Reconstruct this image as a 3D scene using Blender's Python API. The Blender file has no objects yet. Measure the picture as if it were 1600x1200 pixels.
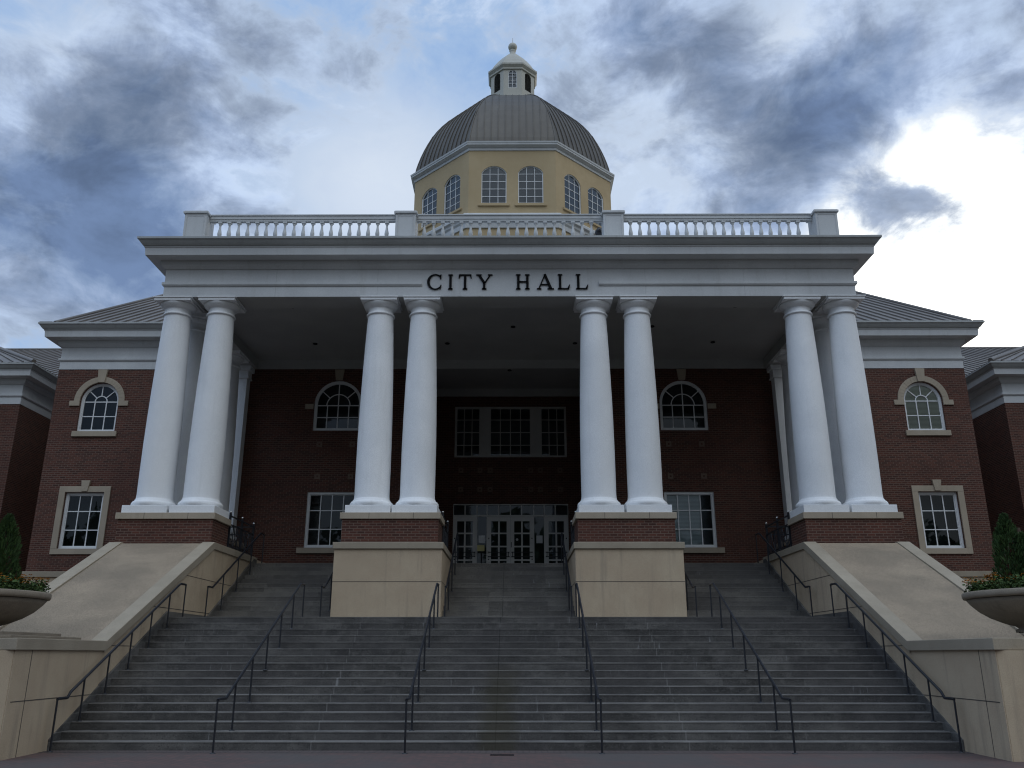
import bpy, bmesh, random
from math import *
from mathutils import Vector, Matrix
random.seed(7)
S = bpy.context.scene
COL = S.collection

# ------------------------------------------------------------------ camera
PITCH, YAW, FPX = radians(17.5), radians(.26), 1340.0
CAM = Vector((.21, 0, 1.7))
cd = bpy.data.cameras.new('camera'); cam = bpy.data.objects.new('camera', cd); COL.objects.link(cam)
cam.location = CAM; cam.rotation_euler = (pi/2 + PITCH, 0, YAW)
cd.sensor_fit = 'HORIZONTAL'; cd.sensor_width = 36; cd.lens = 36*FPX/1600; cd.clip_end = 5000
S.camera = cam
S.cycles.filter_width = 1.15
S.view_settings.view_transform = 'Standard'; S.view_settings.look = 'None'
S.view_settings.exposure = 0; S.view_settings.gamma = 1

H = .1524                                 # riser of every step
# ------------------------------------------------------------------ node helpers
class NT:
    def __init__(s, tree): s.t = tree; s.t.nodes.clear()
    def n(s, typ, _o=0, **kw):
        nd = s.t.nodes.new(typ)
        for k, v in kw.items():
            if k.startswith('i_'):
                key = k[2:]; key = int(key) if key.isdigit() else key.replace('_', ' ')
                s.set(nd.inputs[key], v)
            else: setattr(nd, k, v)
        return nd
    def set(s, inp, v):
        if isinstance(v, bpy.types.NodeSocket): s.t.links.new(v, inp)
        elif isinstance(v, bpy.types.Node): s.t.links.new(v.outputs[0], inp)
        else: inp.default_value = v
    def m(s, op, a, b=0.0, c=None, clamp=False):
        nd = s.t.nodes.new('ShaderNodeMath'); nd.operation = op; nd.use_clamp = clamp
        s.set(nd.inputs[0], a); s.set(nd.inputs[1], b)
        if c is not None: s.set(nd.inputs[2], c)
        return nd.outputs[0]
    def vm(s, op, a, b=None, out=0):
        nd = s.t.nodes.new('ShaderNodeVectorMath'); nd.operation = op
        s.set(nd.inputs[0], a)
        if b is not None: s.set(nd.inputs[1], b)
        return nd.outputs[out]
    def mix(s, f, a, b, mode='MIX'):
        nd = s.t.nodes.new('ShaderNodeMix'); nd.data_type = 'RGBA'; nd.blend_type = mode
        s.set(nd.inputs[0], f); s.set(nd.inputs[6], a); s.set(nd.inputs[7], b)
        return nd.outputs[2]
    def sm(s, v, a, b, lo=0., hi=1.):
        nd = s.t.nodes.new('ShaderNodeMapRange'); nd.interpolation_type = 'SMOOTHSTEP'
        s.set(nd.inputs[0], v); s.set(nd.inputs[1], a); s.set(nd.inputs[2], b); s.set(nd.inputs[3], lo); s.set(nd.inputs[4], hi)
        return nd.outputs[0]
    def noise(s, vec, scale, detail=4, rough=.55, dist=0., out=0):
        nd = s.n('ShaderNodeTexNoise'); s.set(nd.inputs['Vector'], vec)
        nd.inputs['Scale'].default_value = scale; nd.inputs['Detail'].default_value = detail
        nd.inputs['Roughness'].default_value = rough; nd.inputs['Distortion'].default_value = dist
        return nd.outputs[out]

def C4(c): return (c[0], c[1], c[2], 1)
def material(name):
    m = bpy.data.materials.new(name); m.use_nodes = True
    return m, NT(m.node_tree)
def finish(nt, color, rough=.7, bump=None, bstr=.3, bdist=.01, spec=.5, metal=0., nrm=None):
    p = nt.n('ShaderNodeBsdfPrincipled'); nt.set(p.inputs['Base Color'], color); nt.set(p.inputs['Roughness'], rough)
    p.inputs['Specular IOR Level'].default_value = spec; nt.set(p.inputs['Metallic'], metal)
    if bump is not None:
        b = nt.n('ShaderNodeBump'); b.inputs['Strength'].default_value = bstr; b.inputs['Distance'].default_value = bdist
        nt.set(b.inputs['Height'], bump); nt.set(p.inputs['Normal'], b.outputs[0])
    o = nt.n('ShaderNodeOutputMaterial'); nt.set(o.inputs[0], p.outputs[0])
def wpos(nt): return nt.n('ShaderNodeNewGeometry').outputs['Position']

def mottled(name, col, col2, scale=1.5, rough=.7, fine=60, fine_amt=.12, bstr=.15, streak=0., dark=None, spec=.4, metal=0., big=.25):
    m, nt = material(name); P = wpos(nt)
    a = nt.noise(P, scale, 5, .6)
    c = nt.mix(nt.sm(a, .3, .7), C4(col), C4(col2))
    g = nt.noise(P, big, 3, .5)
    c = nt.mix(nt.sm(g, .35, .65, 0, .5), c, C4([x*.82 for x in col]))
    f = nt.noise(P, fine, 3, .6)
    c = nt.mix(1.0, c, nt.n('ShaderNodeCombineColor', i_0=nt.sm(f, .25, .75, 1-fine_amt, 1+fine_amt), i_1=nt.sm(f, .25, .75, 1-fine_amt, 1+fine_amt), i_2=nt.sm(f, .25, .75, 1-fine_amt, 1+fine_amt)).outputs[0], 'MULTIPLY')
    if streak:
        sv = nt.vm('MULTIPLY', P, (3.2, 3.2, .22))
        st = nt.noise(sv, 1.6, 4, .6)
        c = nt.mix(nt.m('MULTIPLY', nt.sm(st, .52, .74), streak), c, C4(dark or [x*.5 for x in col]))
    finish(nt, c, rough, f, bstr, .01, spec, metal)
    return m

def brick_mat(name, c1, c2, mortar, ms=.011, floor=False):
    m, nt = material(name); P = wpos(nt)
    sp = nt.n('ShaderNodeSeparateXYZ', i_0=P)
    if floor:
        a, b = sp.outputs[0], sp.outputs[1]
    else:
        N = nt.n('ShaderNodeSeparateXYZ', i_0=nt.n('ShaderNodeNewGeometry').outputs['True Normal'])
        side = nt.m('GREATER_THAN', nt.m('ABSOLUTE', N.outputs[0]), .6)
        a = nt.m('ADD', nt.m('MULTIPLY', sp.outputs[0], nt.m('SUBTRACT', 1., side)), nt.m('MULTIPLY', sp.outputs[1], side))
        b = sp.outputs[2]
    v = nt.n('ShaderNodeCombineXYZ', i_0=a, i_1=b, i_2=0.)
    t = nt.n('ShaderNodeTexBrick'); nt.set(t.inputs['Vector'], v.outputs[0])
    t.inputs['Color1'].default_value = C4(c1); t.inputs['Color2'].default_value = C4(c2); t.inputs['Mortar'].default_value = C4(mortar)
    t.inputs['Scale'].default_value = 1; t.inputs['Mortar Size'].default_value = ms; t.inputs['Mortar Smooth'].default_value = .2
    t.inputs['Brick Width'].default_value = .225; t.inputs['Row Height'].default_value = .0762; t.inputs['Bias'].default_value = 0
    g = nt.noise(P, .5, 4, .6)
    c = nt.mix(nt.sm(g, .35, .7, 0, .35), t.outputs[0], C4([x*.55 for x in c1]))
    f = nt.noise(P, 30, 3, .6)
    c = nt.mix(nt.sm(f, .5, .8, 0, .25), c, C4([x*1.6 for x in c2]))
    finish(nt, c, .85, nt.m('SUBTRACT', 1., t.outputs[1]), .5, .008, .3)
    return m

M = {}
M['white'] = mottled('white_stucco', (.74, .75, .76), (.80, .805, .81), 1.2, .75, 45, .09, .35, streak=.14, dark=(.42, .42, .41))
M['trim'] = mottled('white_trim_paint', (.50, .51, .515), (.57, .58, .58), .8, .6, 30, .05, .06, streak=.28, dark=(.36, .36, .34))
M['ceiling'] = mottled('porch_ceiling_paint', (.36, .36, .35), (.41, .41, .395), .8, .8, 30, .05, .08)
M['cast'] = mottled('cast_stone_panel', (.42, .325, .225), (.48, .385, .27), 1.1, .85, 60, .18, .25, streak=.55, dark=(.25, .205, .155))
M['ramp'] = mottled('weathered_ramp_concrete', (.285, .225, .16), (.18, .146, .107), .7, .95, 45, .34, .5, streak=.0, big=.35)
M['coping'] = mottled('coping_stone', (.285, .24, .178), (.34, .29, .22), 1.6, .85, 70, .18, .25, streak=.2, dark=(.2, .175, .14))
M['trimstone'] = mottled('window_stone', (.34, .285, .215), (.40, .335, .255), 1.5, .85, 60, .12, .2, streak=.3, dark=(.24, .19, .14))
M['bowl'] = mottled('planter_stone', (.20, .165, .125), (.25, .21, .16), 2.0, .9, 60, .18, .3, streak=.35, dark=(.11, .09, .07))
M['joint'] = mottled('joint_sealant', (.06, .052, .045), (.08, .07, .06), 3, .9)
M['square'] = mottled('brown_stone', (.15, .10, .075), (.19, .135, .10), 3, .9, 60, .15, .2)
M['brick'] = brick_mat('red_brick', (.108, .037, .024), (.048, .020, .015), (.15, .102, .078), .011)
M['yellow'] = mottled('yellow_stucco', (.42, .32, .185), (.47, .365, .22), 1.0, .85, 40, .06, .2, streak=.14, dark=(.36, .25, .12))
M['dome'] = mottled('bronze_metal_roof', (.088, .077, .064), (.112, .10, .083), .9, .5, 20, .05, .05, streak=.5, dark=(.085, .078, .07), metal=.25)
M['roof'] = mottled('grey_metal_roof', (.132, .116, .103), (.17, .152, .136), .7, .5, 20, .05, .05, streak=.3, dark=(.15, .14, .13), metal=.2)
M['lantern'] = mottled('lantern_paint', (.44, .425, .37), (.50, .485, .43), 1.2, .6, 30, .06, .1, streak=.3, dark=(.3, .29, .26))
M['frame'] = mottled('white_window_frame', (.70, .71, .71), (.76, .77, .77), 2, .45, 30, .03, .02)
M['dframe'] = mottled('grey_door_paint', (.44, .43, .41), (.50, .49, .47), 2, .5, 30, .03, .02)
M['door'] = mottled('pale_door_paint', (.66, .65, .62), (.72, .71, .68), 2, .5, 30, .03, .02)
M['blind'] = mottled('cream_blind', (.72, .68, .52), (.78, .74, .58), 2, .9, 30, .03, .02)
M['shade'] = mottled('pale_shade', (.66, .69, .68), (.72, .75, .74), 2, .9, 30, .03, .02)
M['room'] = mottled('dim_room', (.030, .036, .036), (.05, .058, .056), .9, .9)  # dimness of the unlit rooms put into the colour
M['iron'] = mottled('black_blue_iron', (.009, .010, .014), (.014, .016, .022), 4, .45, 40, .1, .1, spec=.5)
M['bolt'] = mottled('polished_finial', (.75, .75, .72), (.8, .8, .78), 4, .15, metal=1.0)
M['letter'] = mottled('black_letter_metal', (.006, .006, .007), (.008, .008, .009), 4, .8, spec=.15)
M['paper'] = mottled('white_paper', (.72, .73, .74), (.78, .79, .80), 4, .9)
M['sign'] = mottled('yellow_sign', (.62, .56, .24), (.70, .64, .30), 6, .6)
M['soil'] = mottled('dark_soil', (.03, .022, .016), (.05, .04, .03), 6, .95)
M['bark'] = mottled('bark', (.07, .05, .035), (.1, .07, .05), 6, .95)
M['louver'] = mottled('dark_louver', (.055, .05, .042), (.075, .07, .06), 6, .8)

def foliage(name, c1, c2, c3=None):
    m, nt = material(name); P = wpos(nt)
    r = nt.n('ShaderNodeNewGeometry').outputs['Random Per Island']
    c = nt.mix(r, C4(c1), C4(c2))
    c = nt.mix(nt.sm(nt.noise(P, 2.5, 3), .35, .65, 0, .5), c, C4([x*.6 for x in c1]))
    finish(nt, c, .75, spec=.25)
    return m
M['conifer'] = foliage('conifer_needles', (.020, .045, .012), (.045, .085, .020))
M['leaf'] = foliage('flower_leaves', (.03, .06, .015), (.07, .11, .025))
M['petal'] = foliage('marigold_petals', (.50, .17, .02), (.62, .34, .05))
M['tree'] = foliage('woodland_leaves', (.03, .05, .02), (.06, .085, .03))

def glass():
    m, nt = material('window_glass'); P = wpos(nt)
    b = nt.n('ShaderNodeBump'); b.inputs['Strength'].default_value = .02; b.inputs['Distance'].default_value = .02
    nt.set(b.inputs['Height'], nt.noise(P, 1.3, 2, .4))
    tr = nt.n('ShaderNodeBsdfTransparent'); tr.inputs[0].default_value = (.72, .78, .80, 1)
    gl = nt.n('ShaderNodeBsdfGlossy'); gl.inputs['Roughness'].default_value = .015; gl.inputs[0].default_value = (.92, .96, 1, 1)
    nt.set(gl.inputs['Normal'], b.outputs[0])
    fr = nt.n('ShaderNodeFresnel'); fr.inputs[0].default_value = 1.6
    mx = nt.n('ShaderNodeMixShader'); nt.set(mx.inputs[0], fr.outputs[0]); nt.set(mx.inputs[1], tr.outputs[0]); nt.set(mx.inputs[2], gl.outputs[0])
    o = nt.n('ShaderNodeOutputMaterial'); nt.set(o.inputs[0], mx.outputs[0])
    return m
M['glass'] = glass()

def granite():
    m, nt = material('dark_granite_steps'); P = wpos(nt)
    sp = nt.n('ShaderNodeSeparateXYZ', i_0=P); x = sp.outputs[0]
    a = nt.noise(nt.vm('MULTIPLY', P, (.8, 2.2, 2.2)), 1.3, 6, .65)
    c = nt.mix(nt.sm(a, .3, .7), C4((.048, .045, .042)), C4((.112, .105, .097)))
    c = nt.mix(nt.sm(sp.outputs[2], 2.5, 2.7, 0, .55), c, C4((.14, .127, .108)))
    # each slab of each step has its own tone
    slab = nt.m('FLOOR', nt.m('DIVIDE', nt.m('ADD', x, 30.), 1.73))
    step = nt.m('FLOOR', nt.m('DIVIDE', nt.m('ADD', sp.outputs[2], -.002), .1524))
    wn = nt.n('ShaderNodeTexWhiteNoise', noise_dimensions='2D', i_0=nt.n('ShaderNodeCombineXYZ', i_0=slab, i_1=step).outputs[0])
    tone = nt.sm(wn.outputs[0], 0, 1, .78, 1.22)
    c = nt.mix(1.0, c, nt.n('ShaderNodeCombineColor', i_0=tone, i_1=tone, i_2=tone).outputs[0], 'MULTIPLY')
    f = nt.noise(P, 55, 3, .7)
    c = nt.mix(nt.sm(f, .54, .70, 0, .6), c, C4((.19, .188, .185)))
    f2 = nt.noise(P, 38, 3, .7)
    c = nt.mix(nt.sm(f2, .52, .68, 0, .65), c, C4((.015, .0155, .017)))
    bl = nt.noise(P, 4.5, 5, .7)
    c = nt.mix(nt.sm(bl, .50, .70, 0, .6), c, C4((.14, .131, .120)))
    b2 = nt.noise(P, .55, 4, .6)
    c = nt.mix(nt.sm(b2, .40, .60, 0, .5), c, C4((.056, .052, .052)))
    # worn, paler nosing of every tread slab, with sky light painted into it
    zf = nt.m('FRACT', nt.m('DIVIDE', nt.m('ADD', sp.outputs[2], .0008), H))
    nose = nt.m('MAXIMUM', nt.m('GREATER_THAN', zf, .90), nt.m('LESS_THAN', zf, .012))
    wear_light = nt.noise(nt.vm('MULTIPLY', P, (1., 1., 3.)), 1.1, 6, .7)
    c = nt.mix(nt.m('MULTIPLY', nose, nt.m('MULTIPLY', nt.sm(wear_light, .32, .62, .12, .9), nt.sm(sp.outputs[2], 1.3, 2.75, 1., .12))), c, C4((.165, .156, .145)))
    # lime bloom and drips below the nosings
    d = nt.noise(nt.vm('MULTIPLY', P, (9, .4, 1.2)), 1.5, 4, .65)
    msk = nt.noise(P, .9, 3, .6)
    c = nt.mix(nt.m('MULTIPLY', nt.sm(d, .58, .72), nt.sm(msk, .54, .68, 0, .6)), c, C4((.30, .30, .30)))
    # mortar joints that run up the flight
    jt = None
    for x0 in (-3.6, 3.42):
        j = nt.m('LESS_THAN', nt.m('ABSOLUTE', nt.m('SUBTRACT', x, x0)), .011)
        jt = j if jt is None else nt.m('MAXIMUM', jt, j)
    c = nt.mix(nt.m('MULTIPLY', jt, nt.sm(nt.noise(P, 3, 2), .4, .6, .08, .42)), c, C4((.26, .25, .24)))
    j0 = nt.m('LESS_THAN', nt.m('ABSOLUTE', nt.m('SUBTRACT', x, -.18)), .008)
    c = nt.mix(nt.m('MULTIPLY', j0, .7), c, C4((.02, .02, .02)))
    # olive stain down the middle of the lower flight
    wob = nt.m('MULTIPLY', nt.m('SUBTRACT', nt.noise(P, 1.7, 3), .5), .7)
    st = nt.m('MULTIPLY', nt.sm(nt.m('ABSOLUTE', nt.m('SUBTRACT', nt.m('ADD', x, wob), -.12)), .12, .5, 1, 0), nt.sm(sp.outputs[2], 1.0, 1.7, .75, 0))
    c = nt.mix(nt.m('MULTIPLY', st, .75), c, C4((.055, .048, .028)))
    finish(nt, c, .8, f, .3, .006, .3)
    return m
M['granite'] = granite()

def pavers():
    m, nt = material('brick_pavers'); P = wpos(nt)
    rot = nt.n('ShaderNodeVectorRotate', i_0=P); rot.inputs['Angle'].default_value = radians(45)
    t = nt.n('ShaderNodeTexBrick'); nt.set(t.inputs['Vector'], rot.outputs[0])
    t.inputs['Color1'].default_value = (.12, .07, .063, 1); t.inputs['Color2'].default_value = (.088, .06, .056, 1); t.inputs['Mortar'].default_value = (.06, .055, .05, 1)
    t.inputs['Scale'].default_value = 1; t.inputs['Mortar Size'].default_value = .006; t.inputs['Brick Width'].default_value = .21; t.inputs['Row Height'].default_value = .105
    sp = nt.n('ShaderNodeSeparateXYZ', i_0=P)
    c = nt.mix(nt.sm(nt.noise(P, .35, 5, .6), .42, .62, 0, .75), t.outputs[0], C4((.078, .072, .069)))
    c = nt.mix(nt.sm(nt.noise(P, 5, 4, .6), .4, .7, 0, .35), c, C4((.07, .062, .058)))
    finish(nt, c, .85, nt.m('SUBTRACT', 1., t.outputs[1]), .4, .006, .35)
    return m
M['paver'] = pavers()
M['soldier'] = brick_mat('soldier_course', (.115, .085, .08), (.09, .075, .072), (.035, .032, .03), .012, floor=True)
M['grass'] = mottled('mown_grass', (.035, .055, .018), (.055, .08, .028), 1.2, .9, 40, .3, .4)

# ------------------------------------------------------------------ mesh builder
class MB:
    def __init__(s): s.v = []; s.f = []; s.sm = []
    def add(s, vs, fs, smooth=False):
        o = len(s.v); s.v += [tuple(v) for v in vs]
        for f in fs: s.f.append(tuple(i+o for i in f)); s.sm.append(smooth)
        return s
    def face(s, pts): return s.add(pts, [tuple(range(len(pts)))])
    def box(s, x0, x1, y0, y1, z0, z1):
        if x0 > x1: x0, x1 = x1, x0
        if y0 > y1: y0, y1 = y1, y0
        v = [(x, y, z) for z in (z0, z1) for y in (y0, y1) for x in (x0, x1)]
        return s.add(v, [(0, 2, 3, 1), (4, 5, 7, 6), (0, 1, 5, 4), (2, 6, 7, 3), (0, 4, 6, 2), (1, 3, 7, 5)])
    def extr(s, poly, fn, a, b):          # poly 2-D, fn(u,v,t)->xyz, extruded a..b
        n = len(poly)
        v = [fn(u, w, a) for u, w in poly] + [fn(u, w, b) for u, w in poly]
        return s.add(v, [tuple(range(n))[::-1], tuple(range(n, 2*n))] + [(i, (i+1) % n, n+(i+1) % n, n+i) for i in range(n)])
    def lathe(s, prof, cx=0, cy=0, n=24, smooth=True, phase=0., cap=True):
        v = []; f = []
        for r, z in prof:
            for k in range(n):
                a = phase + 2*pi*k/n; v.append((cx+r*cos(a), cy+r*sin(a), z))
        for i in range(len(prof)-1):
            for k in range(n):
                k2 = (k+1) % n; f.append((i*n+k, i*n+k2, (i+1)*n+k2, (i+1)*n+k))
        s.add(v, f, smooth)
        if cap:
            s.add(v[:n], [tuple(range(n))[::-1]]); s.add(v[-n:], [tuple(range(n))])
        return s
    def tube(s, pts, r, n=8, smooth=True):
        pts = [Vector(p) for p in pts]; v = []; f = []
        for i, p in enumerate(pts):
            d = (pts[min(i+1, len(pts)-1)] - pts[max(i-1, 0)]).normalized()
            up = Vector((1, 0, 0)) if abs(d.x) < .8 else Vector((0, 0, 1))
            a = d.cross(up).normalized(); b = d.cross(a)
            for k in range(n):
                t = 2*pi*k/n; v.append(p + a*(r*cos(t)) + b*(r*sin(t)))
        for i in range(len(pts)-1):
            for k in range(n): f.append((i*n+k, i*n+(k+1) % n, (i+1)*n+(k+1) % n, (i+1)*n+k))
        s.add(v, f, smooth); s.add(v[:n], [tuple(range(n))]); s.add(v[-n:], [tuple(range(n))[::-1]])
        return s
    def build(s, name, mat, parent=None, loc=(0, 0, 0), rotz=0., bevel=0., fix=True):
        me = bpy.data.meshes.new(name); me.from_pydata(s.v, [], s.f); me.update()
        for p, k in zip(me.polygons, s.sm): p.use_smooth = k
        if fix and not name.endswith('pane'):
            bm = bmesh.new(); bm.from_mesh(me)
            bmesh.ops.recalc_face_normals(bm, faces=bm.faces); bm.to_mesh(me); bm.free()
        me.materials.append(M[mat] if isinstance(mat, str) else mat)
        o = bpy.data.objects.new(name, me); COL.objects.link(o)
        o.location = loc; o.rotation_euler = (0, 0, rotz)
        if parent: o.parent = parent
        if bevel:
            b = o.modifiers.new('edge', 'BEVEL'); b.width = bevel; b.segments = 2; b.limit_method = 'ANGLE'; b.angle_limit = radians(40)
        return o

def tag(o, label, cat, group=None):
    o['label'] = label; o['category'] = cat
    if group: o['group'] = group
    return o
def thing(name, label, cat, loc=(0, 0, 0), group=None):
    o = bpy.data.objects.new(name, None); COL.objects.link(o); o.location = loc; o.empty_display_size = .3
    return tag(o, label, cat, group)
def struct(o): o['kind'] = 'structure'; return o
def kids(o): return [c for c in bpy.data.objects if c.parent is o]
def copy_tree(o, parent, loc=None, rotz=None):
    c = o.copy(); COL.objects.link(c); c.parent = parent
    if loc is not None: c.location = loc
    if rotz is not None: c.rotation_euler = (0, 0, rotz)
    for ch in kids(o): copy_tree(ch, c)
    return c

# wall panel with holes, local (u,v) plane mapped through fn(u,v,depth)
def wall_panel(mb, outer, holes, fn, depth):
    bm = bmesh.new(); edges = []
    for loop in [outer] + holes:
        vs = [bm.verts.new((u, w, 0)) for u, w in loop]
        edges += [bm.edges.new((vs[i], vs[(i+1) % len(vs)])) for i in range(len(vs))]
    bmesh.ops.triangle_fill(bm, use_beauty=True, edges=edges)
    bm.verts.index_update()
    mb.add([fn(v.co.x, v.co.y, 0) for v in bm.verts], [tuple(v.index for v in f.verts) for f in bm.faces])
    bm.free()
    for h in holes:
        n = len(h)
        mb.add([fn(u, w, 0) for u, w in h] + [fn(u, w, depth) for u, w in h], [(i, (i+1) % n, n+(i+1) % n, n+i) for i in range(n)])

def outline(cx, hw, z0, zs, rise=0., n=20):
    if rise <= 0: return [(cx-hw, z0), (cx+hw, z0), (cx+hw, zs), (cx-hw, zs)]
    R = (hw*hw + rise*rise)/(2*rise); zc = zs + rise - R; a0 = atan2(zs-zc, hw)
    return [(cx-hw, z0), (cx+hw, z0)] + [(cx+R*cos(a0+(pi-2*a0)*k/n), zc+R*sin(a0+(pi-2*a0)*k/n)) for k in range(n+1)]

def ring(mb, outer, inner, y0, y1):
    n = len(outer)
    for k in range(n):
        j = (k+1) % n
        a, b, c, d = outer[k], outer[j], inner[j], inner[k]
        F = lambda p, y: (p[0], y, p[1])
        mb.add([F(a, y0), F(b, y0), F(c, y0), F(d, y0), F(a, y1), F(b, y1), F(c, y1), F(d, y1)],
               [(0, 1, 2, 3), (3, 2, 6, 7), (0, 4, 5, 1), (4, 7, 6, 5)])

def bar(mb, p, q, w, y0, y1):
    d = Vector((q[0]-p[0], q[1]-p[1])); d.normalize(); nx, nz = -d.y*w/2, d.x*w/2
    mb.extr([(p[0]+nx, p[1]+nz), (p[0]-nx, p[1]-nz), (q[0]-nx, q[1]-nz), (q[0]+nx, q[1]+nz)], lambda u, v, t: (u, t, v), y0, y1)

# window in its own local frame: x across, z up (world z), y=0 the wall face, +y inwards
def make_window(parent, hw, z0, zs, rise, cols, rows_z, fan=None, fw=.075, mw=.035, depth=.10, inset=.0, mat='frame', loc=(0, 0, 0), rotz=0.):
    mb = MB(); o = outline(0, hw, z0, zs, rise); i = outline(0, hw-fw, z0+fw, zs, max(rise-fw, 0)) if rise else outline(0, hw-fw, z0+fw, zs-fw)
    y0 = inset
    ring(mb, o, i, y0, y0+depth)
    o2 = outline(0, hw-fw-.03, z0+fw+.03, zs, max(rise-fw-.03, 0)) if rise else outline(0, hw-fw-.03, z0+fw+.03, zs-fw-.03)
    ring(mb, i, o2, y0+.03, y0+depth)
    gy = y0+.065
    my0, my1 = gy-.028, gy-.001
    xs = [-hw+fw+2*(hw-fw)*k/cols for k in range(1, cols)]
    ztop = zs if (rise and fan) else zs
    for x in xs:
        if fan: bar(mb, (x, z0+fw), (x, zs), mw, my0, my1)
        else:
            zt = zs-fw
            if rise:
                R = (hw*hw+rise*rise)/(2*rise); zt = zs+rise-R+sqrt(max(R*R-x*x, 0))-fw
            bar(mb, (x, z0+fw), (x, zt), mw, my0, my1)
    for z in rows_z: bar(mb, (-hw+fw, z), (hw-fw, z), mw, my0+.004, my1+.0005)
    if fan:
        ri = fan; rr = rise-fw
        bar(mb, (-hw+fw, zs), (hw-fw, zs), mw*1.1, my0+.004, my1+.0005)
        n = 16
        arc = lambda r: [(r*cos(pi*k/n), zs+r*sin(pi*k/n)) for k in range(n+1)]
        A, B = arc(ri+mw/2), arc(ri-mw/2)
        for k in range(n):
            q = [A[k], A[k+1], B[k+1], B[k]]
            mb.extr(q, lambda u, v, t: (u, t, v), my0+.002, my1)
        for a in ((pi/2,) if False else (radians(42), pi/2, radians(138))):
            r0 = 0 if (abs(a-pi/2) < .01 and cols % 2 == 0) else ri
            bar(mb, (r0*cos(a), zs+r0*sin(a)), (rr*cos(a), zs+rr*sin(a)), mw, my0, my1)
    w = mb.build('window', mat, parent, loc, rotz)
    p = MB(); p.face([(u, gy, v) for u, v in i]); p.build('pane', 'glass', w)
    return w

# ================================================================== numbers
YS, T, H = 17.177, .305, .1524            # first riser, tread, riser
ZL, ZF = 17*H, 30*H                       # landing and porch floor
YL = YS + 16*T                            # landing edge
YU = 25.11                                # first riser of the upper flights
YT = YU + 12*T                            # porch floor edge
YP, YW, YR = 24.75, 32.45, 36.3           # pier face, brick wall, recess wall
XB = 18.05                                # block half width
ZE = 12.55                                # underside of the entablature
XC = [-10.68, -9.28, -4.13, -2.76, 2.71, 4.11, 9.28, 10.68]
YCOL = 25.67

# ================================================================== ground
g = MB(); g.box(-900, 900, -900, 900, -.4, -.012); struct(g.build('ground', 'grass'))
g = MB(); g.box(-45, 45, -22, 40, -.3, 0); struct(g.build('plaza', 'paver'))
g = MB(); g.box(-8.6, 8.6, YS-.42, YS-.005, -.1, .004); struct(g.build('paver_border', 'soldier'))

# ================================================================== stairs
st = thing('staircase', 'wide dark granite staircase rising in two flights to the portico', 'staircase', (0, YS, 0))
def step_mesh(x0, x1, y0, y1, z, nose=.003):
    mb = MB()
    mb.box(x0, x1, y0, y1, z-H-.02, z-.035)
    mb.box(x0, x1, y0-nose, y1, z-.035, z)
    return mb
lf = MB(); lf.box(-8.46, 8.46, YS+.35-YS, YL-YS, -.2, -.05)
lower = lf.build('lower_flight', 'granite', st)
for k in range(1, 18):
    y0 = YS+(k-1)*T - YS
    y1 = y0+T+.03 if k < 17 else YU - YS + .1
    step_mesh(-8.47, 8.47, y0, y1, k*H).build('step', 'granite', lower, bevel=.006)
for nm, xa, xb in (('c', -1.9, 1.9), ('l', -8.47, -4.99), ('r', 4.99, 8.47)):
    ub = MB(); ub.box(xa, xb, YT-YS+.05, YW-YS-.003, ZF-.3, ZF-.07)
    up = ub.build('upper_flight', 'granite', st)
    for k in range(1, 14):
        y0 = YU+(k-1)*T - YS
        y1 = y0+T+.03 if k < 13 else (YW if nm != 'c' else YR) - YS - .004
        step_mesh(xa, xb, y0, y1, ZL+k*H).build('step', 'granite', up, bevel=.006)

for sg in (-1, 1):
    k = MB(); x0, x1 = sg*8.425, sg*8.468
    k.extr([(YS-.10-YS, -.05), (YS-.10-YS, .20), (YL-YS-.10, ZL+.13), (YL-YS+.25, ZL+.13), (YU-YS-.25, ZL+.13), (YT-YS-.1, ZF+.13), (YT-YS+.2, ZF+.13), (YT-YS+.2, ZF-.4), (YU-YS, ZL-.3), (YL-YS, ZL-.4), (YS+.6-YS, -.05)], lambda u, v, t: (t, u, v), x0, x1)
    k.build('skirt_board', 'granite', st)
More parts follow.
